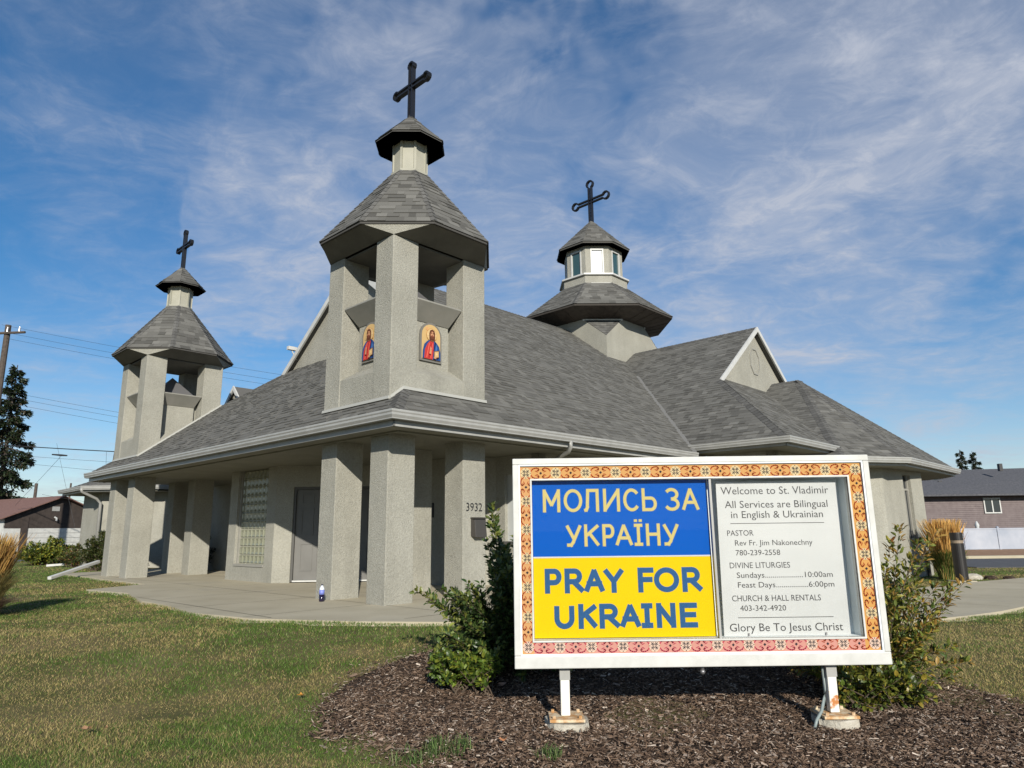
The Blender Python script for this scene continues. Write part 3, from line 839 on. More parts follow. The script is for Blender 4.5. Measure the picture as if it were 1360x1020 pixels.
# downspouts
def spout(pts, r=.042):
    m = MB(); m.tube(pts, r, 8); return CP(m, 'downspout', M['gutter'], smooth=True)
spout([(10.0, 7.98, 2.68), (10.0, 7.99, 2.58), (10.06, 8.1, 2.49), (10.3, 8.72, 2.38), (10.33, 8.92, 2.30), (10.33, 8.93, .1)])
spout([(18.3, 5.95, 2.9), (18.3, 5.97, 2.8), (18.32, 6.05, 2.62)], .045)
spout([(7.16, 27.25, 2.68), (7.2, 27.3, 2.58), (7.7, 27.4, 2.35), (7.86, 27.45, 2.2), (7.88, 27.46, .3)], .05)

# ------------------------------------------------------------------ towers
TN = math.tan(math.pi / 8)
def octo(c, A, z, rot=0):
    return [(c[0] + a * A, c[1] + b * A, z) for a, b in ((-1, -TN), (-TN, -1), (TN, -1), (1, -TN), (1, TN), (TN, 1), (-TN, 1), (-1, TN))]
def cross_mb(c, z0, z1, zarm, half, d, bar, loop):
    """open-ended cross: two flat bars per limb closed by a rounded loop; arms along v"""
    m = MB()
    def loopbar(P, D, S, L0, L1, w, r):       # limb in direction D from L0 to L1, side S
        n = 10
        P, D, S = Vector(P), Vector(D), Vector(S)
        pts = []
        pts.append(P + D * L0 + S * w)
        e = P + D * (L1 - r)
        base = math.asin(min(1, w / r))
        for i in range(n + 1):
            a = base + (2 * math.pi - 2 * base) * i / n
            # circle centre e, start at side +S
            pts.append(e + S * (r * math.sin(a)) - D * (r * math.cos(a)))
        pts.append(P + D * L0 - S * w)
        T = Vector((1, 0, 0)) * (d / 2)
        for i in range(len(pts) - 1):
            a, b = pts[i], pts[i + 1]; t = (b - a).normalized(); q = t.cross(Vector((1, 0, 0))).normalized() * (bar / 2)
            a = a - t * bar * .3; b = b + t * bar * .3
            m.hull2([a - q - T, a + q - T, a + q + T, a - q + T], [b - q - T, b + q - T, b + q + T, b - q + T])
    C0 = (c[0], c[1], zarm)
    w, r = loop
    loopbar(C0, (0, 0, 1), (0, 1, 0), 0, z1 - zarm, w, r)
    loopbar(C0, (0, 1, 0), (0, 0, 1), 0, half, w, r)
    loopbar(C0, (0, -1, 0), (0, 0, 1), 0, half, w, r)
    T = d / 2
    for s in (-1, 1):
        m.box((c[0] - T, c[1] + s * w - bar / 2, z0), (c[0] + T, c[1] + s * w + bar / 2, zarm + w))
    m.box((c[0] - T * .6, c[1] - w, z0), (c[0] + T * .6, c[1] + w, z0 + .12))
    return m

PU, PV = .53, .47
def bell_tower(U0, V0, seed, icons=True):
    SU, SV = 2.09, 1.91
    c = (U0 + SU / 2, V0 + SV / 2)
    ZT, ZR = 5.88, 6.05
    zb_u = 3.0                                    # bottom of the upper box, just inside the roof
    core = MB()
    # ring wall under the openings (z 2.62 .. 3.63), thickness .42, on all four sides
    zo = 3.62
    t = .40
    core.box((U0 + PU, V0 + .012, 2.60), (U0 + SU - PU, V0 + t, zo)); core.box((U0 + PU, V0 + SV - t, 2.60), (U0 + SU - PU, V0 + SV - .012, zo))
    core.box((U0 + .012, V0 + PV, 2.60), (U0 + t, V0 + SV - PV, zo)); core.box((U0 + SU - t, V0 + PV, 2.60), (U0 + SU - .012, V0 + SV - PV, zo))
    tw_o = CP(core, 'bell_tower', M['stucco'])
    # pillars, straight down to the patio
    for a in (0, 1):
        for b in (0, 1):
            p = MB(); u = U0 + a * (SU - PU); v = V0 + b * (SV - PV)
            p.box((u, v, -.25), (u + PU, v + PV, ZT))
            CP(p, 'pillar', M['stucco'], tw_o, bevel=.012)
    # sloped sills, recessed panels, hoods
    si, pa, ho = MB(), MB(), MB()
    for side in range(4):
        if side == 0:   F = lambda s, d, z: (U0 + s, V0 + d, z); L = SU; P_ = PU
        elif side == 1: F = lambda s, d, z: (U0 + d, V0 + s, z); L = SV; P_ = PV
        elif side == 2: F = lambda s, d, z: (U0 + s, V0 + SV - d, z); L = SU; P_ = PU
        else:           F = lambda s, d, z: (U0 + SU - d, V0 + s, z); L = SV; P_ = PV
        a, b = P_, L - P_
        si.hull2([F(a, .012, zo), F(a, .34, zo), F(a, .34, zo + .22)], [F(b, .012, zo), F(b, .34, zo), F(b, .34, zo + .22)])
        ma, mb_ = a + .10, b - .10
        pa.hull2([F(ma, .30, zo + .10), F(mb_, .30, zo + .10), F(mb_, .46, zo + .10), F(ma, .46, zo + .10)], [F(ma, .30, 4.78), F(mb_, .30, 4.78), F(mb_, .46, 4.78), F(ma, .46, 4.78)])
        pa.hull2([F(a, .40, zo - .05), F(b, .40, zo - .05), F(b, .50, zo - .05), F(a, .50, zo - .05)], [F(a, .40, 4.70), F(b, .40, 4.70), F(b, .50, 4.70), F(a, .50, 4.70)])
        lo = [F(ma + .0, .32, 4.62), F(mb_ - .0, .32, 4.62), F(mb_ - .0, .285, 4.62), F(ma + .0, .285, 4.62)]
        hi = [F(a + .02, .50, 4.90), F(b - .02, .50, 4.90), F(b - .02, .03, 4.90), F(a + .02, .03, 4.90)]
        ho.hull2(lo, hi)
        ho.hull2(hi, [(x, y, 4.925) for x, y, _ in hi])
        if icons and side in (0, 1):
            make_icon(F, (ma + mb_) / 2, .30, 3.93, tw_o, flip=(side == 1))
    CP(si, 'sill', M['stucco'], tw_o)
    CP(pa, 'niche_panel', M['stucco'], tw_o)
    CP(ho, 'hood', M['hood'], tw_o)
    # sheet metal pyramid between the pillars
    py = MB(); e = .42
    bs = [(U0 + e, V0 + e, 4.86), (U0 + SU - e, V0 + e, 4.86), (U0 + SU - e, V0 + SV - e, 4.86), (U0 + e, V0 + SV - e, 4.86)]
    py.add(bs + [(c[0], c[1], 5.55)], [(0, 1, 4), (1, 2, 4), (2, 3, 4), (3, 0, 4), (3, 2, 1, 0)])
    CP(py, 'pyramid_cap', M['metal_cap'], tw_o)
    # flared soffit: square wall top up to the octagon
    A1 = 1.46
    oc = octo(c, A1, ZR)
    sq = [(U0, V0, ZT), (U0 + SU, V0, ZT), (U0 + SU, V0 + SV, ZT), (U0, V0 + SV, ZT)]
    so = MB(); tri = MB()
    for k, (i, j, a, b) in enumerate(((0, 1, 1, 2), (1, 2, 3, 4), (2, 3, 5, 6), (3, 0, 7, 0))):
        so.slab([sq[i], sq[j], oc[b], oc[a]], (0, 0, .03))
    for i, a, b in ((0, 0, 1), (1, 2, 3), (2, 4, 5), (3, 6, 7)):
        x, y, z = sq[i]; tri = MB(); tri.add([sq[i], oc[a], oc[b], (x + (c[0] - x) * .2, y + (c[1] - y) * .2, ZT + .1)], [(0, 1, 2), (0, 3, 1), (0, 2, 3), (1, 3, 2)]); CP(tri, 'corner_soffit', M['stucco'], tw_o)
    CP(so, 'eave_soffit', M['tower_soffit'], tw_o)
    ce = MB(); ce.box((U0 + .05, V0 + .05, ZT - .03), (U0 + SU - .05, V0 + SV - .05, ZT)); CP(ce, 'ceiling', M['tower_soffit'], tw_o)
    # octagon roof
    A2, Z2 = .335, 7.64
    hi = octo(c, A2, Z2)
    rf = MB()
    rf.hull2([(x, y, z + .032) for x, y, z in oc], [(x, y, z - .005) for x, y, z in hi], col=(.10, .098, .093))
    ed = MB()
    o2 = octo(c, A1 + .012, ZR + .034); o3 = octo(c, A1 + .012, ZR - .012)
    rf.hull2(o3, o2, col=(.07, .068, .064))
    CP(rf, 'tower_roof', M['shingle'], tw_o)
    for k in range(8):
        k2 = (k + 1) % 8
        o4 = octo(c, A1 + .02, ZR + .035)
        pl = [o4[k], o4[k2], hi[k2], hi[k]]
        shingle_plane(('t', tw_o), pl, E=.135, widths=(.12, .34), seed=seed * 10 + k, tone=.115, var=1.4, thick=(.004, .014))
    for k in range(8):
        a = [octo(c, A1 + .02, ZR + .035)[i] for i in (k, (k + 1) % 8)]; pl1 = [a[0], a[1], hi[(k + 1) % 8]]
        b = [octo(c, A1 + .02, ZR + .035)[i] for i in (k - 1, k)]; pl0 = [b[0], b[1], hi[k]]
        hip_caps(('t', tw_o), a[0], hi[k], nrm_of(pl1), nrm_of(pl0), w=.06, seed=k, step=.135)
    # neck with panelled sides
    nk = MB()
    nk.hull2(octo(c, .34, 7.58), octo(c, .34, 7.68)); nk.hull2(octo(c, .30, 7.68), octo(c, .30, 8.34))
    a_, b_ = octo(c, .30, 0), octo(c, .335, 0)
    for k in range(8):                       # corner battens
        q = a_[k]; d = Vector((q[0] - c[0], q[1] - c[1])).normalized(); s = Vector((-d.y, d.x)) * .022
        x, y = q[0], q[1]
        nk.prism([(x - s.x - d.x * .02, y - s.y - d.y * .02), (x + s.x - d.x * .02, y + s.y - d.y * .02), (x + s.x + d.x * .018, y + s.y + d.y * .018), (x - s.x + d.x * .018, y - s.y + d.y * .018)], 7.68, 8.34)
    CP(nk, 'neck', M['neck'], tw_o)
    # cap
    cp = MB()
    A3, Z3 = .62, 8.26
    e0 = octo(c, A3, Z3); e1 = octo(c, A3, Z3 + .03)
    inner = octo(c, .29, Z3 - .10 + .14)
    cp.hull2(octo(c, .29, Z3 + .02), e0, col=(.10, .095, .085)); cp.hull2(e0, e1, col=(.09, .088, .083))
    cp.hull2(e1, octo(c, .05, 8.93), col=(.10, .098, .093))
    CP(cp, 'cap', M['shingle'], tw_o)
    for k in range(8):
        k2 = (k + 1) % 8
        o4 = octo(c, A3 + .01, Z3 + .032); t4 = octo(c, .05, 8.935)
        shingle_plane(('t', tw_o), [o4[k], o4[k2], t4[k2], t4[k]], E=.13, widths=(.12, .3), seed=seed * 20 + k, tone=.115, var=1.4, thick=(.004, .014))
    CP(cross_mb(c, 8.88, 10.15, 9.62, .54, .09, .034, (.046, .078)), 'cross', M['cross'], tw_o)
    # light flashing where the tower meets the roof
    fl = MB(); e = .03
    def zroof(u, v): return min(zS(u), zN(v), EZ + SL * (VE2 - v))
    def strip(pts, nrm):
        for (p, q) in zip(pts[:-1], pts[1:]):
            A = Vector((p[0], p[1], zroof(*p) + .012)); B = Vector((q[0], q[1], zroof(*q) + .012)); o = Vector((*nrm, 0)) * e
            fl.hull2([A, B, B + Vector((0, 0, .05)), A + Vector((0, 0, .05))], [A + o * 1.0, B + o * 1.0, B + o * .7 + Vector((0, 0, .05)), A + o * .7 + Vector((0, 0, .05))])
    hu = U0 + min(max((V0 - VE) - (U0 - UE), 0), SU)      # where the hip crosses the front face
    strip([(U0, V0), (hu, V0), (U0 + SU + .02, V0)] if hu > U0 + .01 else [(U0, V0), (U0 + SU + .02, V0)], (0, -1))
    strip([(U0, V0 + SV + .02), (U0, V0)], (-1, 0))
    CP(fl, 'flashing', M['flash'], tw_o)
    return tw_o

M['neck'] = rough_up(mat('cream_neck_panel', rough=.7), (.29, .285, .23), (.34, .33, .27), 3, 4)
ic_cols = dict(frame=(.16, .155, .14), gold=(.50, .34, .15), gold2=(.56, .40, .20), skin=(.42, .20, .11), hair=(.10, .035, .02), red=(.42, .04, .035), blue=(.02, .06, .19), book=(.50, .33, .16), white=(.6, .5, .4))
RI = random.Random(4)
def make_icon(F, s0, d0, z0, parent, flip=False):
    """arched painted panel with a bearded, haloed figure in red and blue"""
    w, h = .24, .70
    fr = MB()
    def arch(w, h, zb, n=10):
        P = [(-w, zb), (w, zb), (w, zb + h - w)]
        P += [(w * math.cos(a), zb + h - w + w * math.sin(a)) for a in [math.pi * i / n for i in range(1, n)]]
        P += [(-w, zb + h - w)]
        return P
    sg = -1 if flip else 1
    def put(mb, pts, d, th, col):
        A = [F(s0 + sg * x, d0 - d, z0 + z) for x, z in pts]; B = [F(s0 + sg * x, d0 - d - th, z0 + z) for x, z in pts]
        mb.hull2(A, B, col=col)
    put(fr, arch(w, h, 0), -.005, .04, ic_cols['frame'])
    fo = CP(fr, 'icon_frame', M['paintcol'], parent)
    p = MB()
    put(p, arch(w - .035, h - .07, .035), .035, .004, ic_cols['gold'])
    def ell(cx, cz, rx, rz, n=14, a0=0, a1=2 * math.pi): return [(cx + rx * math.cos(a0 + (a1 - a0) * i / n), cz + rz * math.sin(a0 + (a1 - a0) * i / n)) for i in range(n)]
    L = [0.039]
    def q(pts, col):
        put(p, pts, L[0], .0012, col); L[0] += .0013
    for k in range(9):                       # worn gold ground
        q(ell(RI.uniform(-.15, .15), RI.uniform(.30, .60), RI.uniform(.02, .05), RI.uniform(.015, .04), 7), tuple(c * RI.uniform(.8, 1.12) for c in ic_cols['gold']))
    q(ell(0, .475, .118, .118), (.40, .20, .06)); q(ell(0, .475, .110, .110), ic_cols['gold2'])
    q([(-.018, .36), (.018, .36), (.018, .58), (-.018, .58)], (.62, .44, .22)); q([(-.105, .46), (.105, .46), (.105, .49), (-.105, .49)], (.62, .44, .22))
    q([(-.20, .04), (.20, .04), (.195, .18), (.165, .29), (.10, .355), (.04, .385), (-.04, .385), (-.10, .355), (-.165, .29), (-.195, .18)], ic_cols['blue'])
    q([(-.165, .04), (.02, .04), (.04, .18), (.045, .36), (-.03, .375), (-.10, .30), (-.15, .20)], ic_cols['red'])
    for a, b, c_ in ((-.12, -.06, (.62, .12, .08)), (-.07, -.02, (.30, .02, .02)), (-.03, .01, (.60, .10, .07))):
        q([(a, .06), (a + .018, .06), (b + .012, .32), (b, .33)], c_)
    q([(.06, .06), (.085, .05), (.12, .26), (.09, .32)], (.05, .14, .36)); q([(.12, .05), (.135, .05), (.16, .20), (.15, .24)], (.008, .02, .08)); q([(.03, .20), (.045, .20), (.09, .35), (.07, .365)], (.008, .02, .08))
    q([(-.035, .36), (.035, .36), (.03, .42), (-.03, .42)], (.30, .13, .07))
    q([(-.062, .40), (-.05, .37), (.05, .37), (.062, .40), (.066, .50), (.045, .555), (0, .572), (-.045, .555), (-.066, .50)], ic_cols['hair'])
    q(ell(0, .475, .040, .062, 12), ic_cols['skin']); q(ell(0, .49, .026, .032, 10), (.52, .27, .15))
    q(ell(0, .432, .034, .036, 10), (.13, .045, .025)); q(ell(0, .448, .013, .006, 8), (.35, .09, .06))
    for sx in (-1, 1):
        q([(sx * .028, .492), (sx * .009, .492), (sx * .009, .499), (sx * .028, .500)], (.05, .02, .015))
        q([(sx * .030, .508), (sx * .007, .506), (sx * .007, .511), (sx * .030, .513)], (.10, .035, .02))
    q([(-.005, .46), (.005, .46), (.003, .50), (-.003, .50)], (.33, .15, .08))
    q([(.035, .06), (.145, .085), (.145, .215), (.035, .19)], (.14, .07, .03)); q([(.045, .075), (.135, .097), (.135, .20), (.045, .178)], ic_cols['book']); q(ell(.09, .14, .022, .026, 8), (.60, .42, .2))
    q([(-.075, .13), (-.035, .12), (-.03, .20), (-.045, .255), (-.055, .255), (-.06, .20)], (.46, .23, .13)); q([(-.04, .19), (-.02, .235), (-.028, .24), (-.05, .20)], (.46, .23, .13))
    q([(.02, .06), (.075, .05), (.08, .08), (.03, .09)], (.44, .22, .12))
    CP(p, 'icon_painting', M['paintcol'], parent)

bell_tower(6.39, 8.70, 3)
bell_tower(6.39, 19.70, 5, icons=False)
# step: house numbers and mailbox on the right-hand pillar
def text_mesh(body, name, m, parent, M4, cap, width, align='LEFT', bold=0.0, extr=.001, off=(0, 0, 0), shear=0.0, squeeze=None):
    cu = bpy.data.curves.new(name, 'FONT'); cu.body = body; cu.size = 1.0; cu.offset = bold; cu.extrude = 0
    cu.resolution_u = 3
    ob = bpy.data.objects.new(name, cu); COL.objects.link(ob)
    dg = bpy.context.evaluated_depsgraph_get()
    me = bpy.data.meshes.new_from_object(ob.evaluated_get(dg))
    bpy.data.objects.remove(ob); bpy.data.curves.remove(cu)
    n = len(me.vertices); co = np.zeros(n * 3, np.float32); me.vertices.foreach_get('co', co); co = co.reshape(-1, 3)
    x0, x1 = co[:, 0].min(), co[:, 0].max()
    sx = width / (x1 - x0); sz = cap / CAPH
    co[:, 0] = (co[:, 0] - x0) * sx; co[:, 1] *= sz
    me.vertices.foreach_set('co', co.ravel())
    me.materials.append(m); me.name = name
    o = bpy.data.objects.new(name, me); COL.objects.link(o)
    o.parent = parent; o.matrix_local = M4
    return o
def cap_height():
    cu = bpy.data.curves.new('h', 'FONT'); cu.body = 'H'; cu.size = 1.0
    ob = bpy.data.objects.new('h', cu); COL.objects.link(ob)
    me = bpy.data.meshes.new_from_object(ob.evaluated_get(bpy.context.evaluated_depsgraph_get()))
    h = max(v.co.y for v in me.vertices)
    bpy.data.objects.remove(ob); bpy.data.curves.remove(cu); bpy.data.meshes.remove(me); return h
CAPH = cap_height()
# text plane on a -v face: x -> +u, y -> +z, normal -> -v
def MV(u, v, z): return Matrix(((1, 0, 0, u - BU), (0, 0, -1, v - BV), (0, 1, 0, z), (0, 0, 0, 1)))
text_mesh('3932', 'house_number', M['black'], church, MV(8.02, 8.70 - .012, 1.40), .135, .37, bold=-.004)
mbx = MB(); mbx.hull2([(8.13, 8.70, .98), (8.43, 8.70, .98), (8.43, 8.70, 1.30), (8.13, 8.70, 1.30)], [(8.15, 8.59, .96), (8.41, 8.59, .96), (8.41, 8.62, 1.27), (8.15, 8.62, 1.27)])
mbo = CP(mbx, 'mailbox', M['mailbox'], bevel=.008)
lid = MB(); lid.box((8.12, 8.585, 1.272), (8.44, 8.72, 1.292)); CP(lid, 'lid', M['mailbox'], mbo)

# ------------------------------------------------------------------ crossing dome
DC = (20.7, 15.16)
H = 1.70
dr = MB()
Zc, Ztop = 7.67, 8.46
T4 = H * TN
for s in range(4):
    def F(a, n, z, s=s):
        return [(DC[0] + a, DC[1] - n, z), (DC[0] - n, DC[1] + a, z), (DC[0] + a, DC[1] + n, z), (DC[0] + n, DC[1] + a, z)][s]
    q = [(-H, 5.5), (H, 5.5), (H, Zc), (T4, Ztop), (-T4, Ztop), (-H, Zc)]
    dr.hull2([F(a, H - (.002 if s % 2 else 0), z) for a, z in q], [F(a * .94, H - .12, z) for a, z in q])
dome = CP(dr, 'dome', M['stucco'])
sq_ = MB()
oc = octo(DC, H, Ztop)
for i, (sx, sy, a, b) in enumerate(((-1, -1, 0, 1), (1, -1, 2, 3), (1, 1, 4, 5), (-1, 1, 6, 7))):
    cn = (DC[0] + sx * H, DC[1] + sy * H, Zc)
    sq_.add([cn, oc[a], oc[b], (DC[0] + sx * H * .8, DC[1] + sy * H * .8, Zc)], [(0, 1, 2), (0, 3, 1), (0, 2, 3), (1, 3, 2)], col=(.10, .098, .093))
    if i == 0 or i == 1 or i == 3:
        # a few courses on the triangular squinch
        A, B, Cn = Vector(oc[a]), Vector(oc[b]), Vector(cn)
        nn = (A - Cn).cross(B - Cn).normalized()
        if nn.dot(Vector((sx, sy, .5))) < 0: nn = -nn
        for j in range(7):
            t0, t1 = (j + .02) / 7, (j + 1) / 7
            segs = max(1, j)
            for k in range(segs + 1):
                f0, f1 = k / (segs + 1), (k + 1) / (segs + 1)
                p = lambda t, f: Cn + (A - Cn) * t * (1 - f) + (B - Cn) * t * f
                tn = random.uniform(.085, .15)
                TABS.append((('t', dome), [p(t0, f0), p(t0, f1), p(t1, f1), p(t1, f0), p(t0, f0) + nn * .02, p(t0, f1) + nn * .02, p(t1, f1) + nn * .006, p(t1, f0) + nn * .006], (tn, tn * .985, tn * .935), 0))
CP(sq_, 'squinch', M['shingle'], dome)
sofd = MB(); tb = MB()
eo = octo(DC, 2.68, 8.66); wi = octo(DC, H + .01, Ztop)
for k in range(8):
    k2 = (k + 1) % 8
    sofd.slab([wi[k], wi[k2], eo[k2], eo[k]], (0, 0, .03))
    # board joints: thin battens across the soffit
    for f in (.25, .5, .75) if k in (0, 1, 2, 7) else ():
        a = Vector(wi[k]).lerp(Vector(wi[k2]), f); b = Vector(eo[k]).lerp(Vector(eo[k2]), f); s = (Vector(wi[k2]) - Vector(wi[k])).normalized() * .02
        sofd.slab([a - s, a + s, b + s, b - s], (0, 0, -.012))
CP(sofd, 'eave_soffit', M['dark_soffit'], dome)
for k in (0, 2, 4, 6):
    pass
band = MB()
b1 = octo(DC, H + .03, Ztop - .07); b2 = octo(DC, H + .03, Ztop)
for k in (0, 2, 4, 6):
    k2 = (k + 1) % 8
    cc = Vector((DC[0], DC[1], 0))
    A, B = Vector(b1[k]), Vector(b1[k2]); n = ((A + B) / 2 - Vector((DC[0], DC[1], Ztop - .07))).normalized() * .03
    band.slab([A, B, B + Vector((0, 0, .07)), A + Vector((0, 0, .07))], tuple(n))
CP(band, 'band', M['trim'], dome)
dro = MB()
dro.hull2(octo(DC, 2.69, 8.655), octo(DC, 2.69, 8.715), col=(.05, .045, .04))
dro.hull2(octo(DC, 2.66, 8.72), octo(DC, 1.20, 10.02), col=(.10, .098, .093))
CP(dro, 'dome_roof', M['shingle'], dome)
lo4, hi4 = octo(DC, 2.70, 8.735), octo(DC, 1.20, 10.04)
for k in range(8):
    k2 = (k + 1) % 8
    shingle_plane(('t', dome), [lo4[k], lo4[k2], hi4[k2], hi4[k]], E=.14, widths=(.14, .4), seed=90 + k, tone=.120, var=1.4, thick=(.004, .014))
for k in range(8):
    k2 = (k + 1) % 8
    hip_caps(('t', dome), lo4[k], hi4[k], nrm_of([lo4[k], lo4[k2], hi4[k2]]), nrm_of([lo4[k - 1], lo4[k], hi4[k]]), w=.09, seed=k)
# lantern
la = MB()
la.hull2(octo(DC, 1.205, 9.9), octo(DC, 1.205, 10.34))
lan = CP(la, 'lantern_base', M['stucco'], dome)
lt = MB(); lt.hull2(octo(DC, 1.285, 10.34), octo(DC, 1.285, 10.40)); lt.hull2(octo(DC, 1.235, 9.985), octo(DC, 1.225, 10.035)); CP(lt, 'lantern_ledge', M['trim'], dome)
ob_ = octo(DC, 1.06, 0)
lw = MB()
for k in range(8):
    k2 = (k + 1) % 8
    A, B = Vector(ob_[k]), Vector(ob_[k2]); d = (B - A).normalized(); L = (B - A).length; n = Vector((-d.y, d.x, 0))
    if n.dot(A - Vector((DC[0], DC[1], 0))) > 0: n = -n
    w0, w1 = L * .22, L * .78
    def bx(mb, a, b, z0, z1, n0, n1):
        P, Q = A + d * a, A + d * b
        mb.prism([tuple((P + n * n0)[:2]), tuple((Q + n * n0)[:2]), tuple((Q + n * n1)[:2]), tuple((P + n * n1)[:2])], z0, z1)
    bx(lw, 0, w0, 10.40, 11.60, 0, .1); bx(lw, w1, L, 10.40, 11.60, 0, .1); bx(lw, w0, w1, 11.44, 11.60, 0, .1)
    f = MB()
    for a, b, z0, z1 in ((w0, w0 + .05, 10.40, 11.44), (w1 - .05, w1, 10.40, 11.44), (w0 + .05, w1 - .05, 11.39, 11.44), (w0 + .05, w1 - .05, 10.40, 10.45)):
        bx(f, a, b, z0, z1, -.02, .06)
    CP(f, 'window_frame', M['trim'], dome)
    gp = MB(); bx(gp, w0 + .05, w1 - .05, 10.45, 11.39, .03, .045)
    CP(gp, 'window_pane', M['frosted'] if k == 0 and 'frosted' in M else M['langlass'] if 'langlass' in M else M['winglass'], dome)
CP(lw, 'lantern_wall', M['stucco'], dome)
lc = MB()
lc.hull2(octo(DC, 1.04, 11.60), octo(DC, 1.34, 11.56), col=(.09, .085, .075))
lc.hull2(octo(DC, 1.34, 11.56), octo(DC, 1.34, 11.62), col=(.08, .077, .07))
lc.hull2(octo(DC, 1.33, 11.62), octo(DC, .05, 13.04), col=(.10, .098, .093))
CP(lc, 'lantern_roof', M['shingle'], dome)
l4, h4 = octo(DC, 1.35, 11.63), octo(DC, .05, 13.05)
for k in range(8):
    k2 = (k + 1) % 8
    shingle_plane(('t', dome), [l4[k], l4[k2], h4[k2], h4[k]], E=.14, widths=(.14, .4), seed=190 + k, tone=.120, var=1.4, thick=(.004, .014))
CP(cross_mb(DC, 12.95, 14.80, 13.92, .90, .11, .05, (.066, .15)), 'cross', M['cross'], dome)

# ---- emit the shingles: the 300 that show largest singly, the rest joined per roof
order = sorted(range(len(TABS)), key=lambda i: -TABS[i][3])
single = set(order[:300])
rest = {}
def owner_obj(k): return roof_o if k == 'roof' else k[1]
for i, (own, vs, col, sc) in enumerate(TABS):
    if i in single:
        m = MB(); c0 = vs[0]
        m.add(vs, TABF, col=col)
        me = bpy.data.meshes.new('shingle')
        me.from_pydata([tuple(v - c0) for v in vs], [], TABF)
        me.materials.append(M['shingle'])
        ca = me.color_attributes.new('Col', 'FLOAT_COLOR', 'POINT'); ca.data.foreach_set('color', [*col, 1] * 8)
        o = bpy.data.objects.new('shingle', me); COL.objects.link(o); o.parent = owner_obj(own)
        o.location = (c0.x - BU, c0.y - BV, c0.z)
    else:
        rest.setdefault(own, []).append((vs, col))
for own in list(rest):
    L = rest[own]; n = len(L)
    V = np.array([[tuple(v) for v in vs] for vs, _ in L], np.float32).reshape(-1, 3)
    C = np.repeat(np.array([c for _, c in L], np.float32), 8, 0)
    F = (np.arange(n)[:, None, None] * 8 + np.array(TABF)[None]).reshape(-1, 4)
    np_mesh('shingle_courses', V, F, C, M['shingle'], owner_obj(own), off=OFF)
for own, L in TABC.items():
    V = np.array([[tuple(v) for v in vs] for vs, _ in L], np.float32).reshape(-1, 3)
    C = np.repeat(np.array([c for _, c in L], np.float32), 6, 0)
    F = (np.arange(len(L))[:, None, None] * 6 + np.array([(0, 1, 4, 3), (0, 3, 5, 2)])[None]).reshape(-1, 4)
    np_mesh('hip_caps', V, F, C, M['shingle'], owner_obj(own), off=OFF)

# ------------------------------------------------------------------ notice board
SY = 5.10
board = empty('notice_board', (1.31, SY + .06, gzs(1.31, 5.2)), 0, 'white-framed church notice board on two posts with blue and yellow banner and embroidered border', 'notice board')
BO = (1.31, SY + .06, gzs(1.31, 5.2))
def SP(mb, name, m, parent=None, **kw): return mb.build(name, m, parent or board, BO, **kw)
X0, X1, Z0, Z1 = -.005, 2.618, .115, 1.575
FT = .045
def bar(mb, x0, x1, z0, z1, y0, y1): mb.box((x0, y0, z0), (x1, y1, z1))
fr = MB()
bar(fr, X0, X1, Z1 - FT, Z1, SY - .005, SY + .20); bar(fr, X0, X1, Z0, Z0 + .085, SY - .005, SY + .20)
bar(fr, X0, X0 + FT, Z0 + .085, Z1 - FT, SY - .005, SY + .20); bar(fr, X1 - FT, X1, Z0 + .085, Z1 - FT, SY - .005, SY + .20)
SP(fr, 'frame', M['white'], bevel=.006)
lipm = MB(); a0, a1, b0, b1 = X0 + FT, X1 - FT, Z0 + .085, Z1 - FT
bar(lipm, a0, a1, b1 - .010, b1, SY - .001, SY + .03); bar(lipm, a0, a1, b0, b0 + .010, SY - .001, SY + .03)
bar(lipm, a0, a0 + .010, b0 + .010, b1 - .010, SY - .001, SY + .03); bar(lipm, a1 - .010, a1, b0 + .010, b1 - .010, SY - .001, SY + .03)
SP(lipm, 'seal', M['boxin'])
bk = MB(); bar(bk, X0 + FT, X1 - FT, Z0 + .085, Z1 - FT, SY + .17, SY + .195); SP(bk, 'back_panel', M['boxin'])
# the opening in the border
OX0, OX1, OZ0, OZ1 = .135, 2.452, .300, 1.415
i0, i1, j0, j1 = a0 + .010, a1 - .010, b0 + .010, b1 - .010
YB = SY + .012
strips = {'left': ((i0, OX0, j0, j1), (.46, .25, .105)), 'right': ((OX1, i1, j0, j1), (.47, .25, .075)), 'top': ((OX0, OX1, OZ1, j1), (.46, .25, .09)), 'bottom': ((OX0, OX1, j0, OZ0), (.46, .22, .18))}
bp_ = MB()
for k, ((x0, x1, z0, z1), c) in strips.items(): bp_.box((x0, YB, z0), (x1, YB + .012, z1), col=c)
brd = SP(bp_, 'border_panel', M['paintcol'])
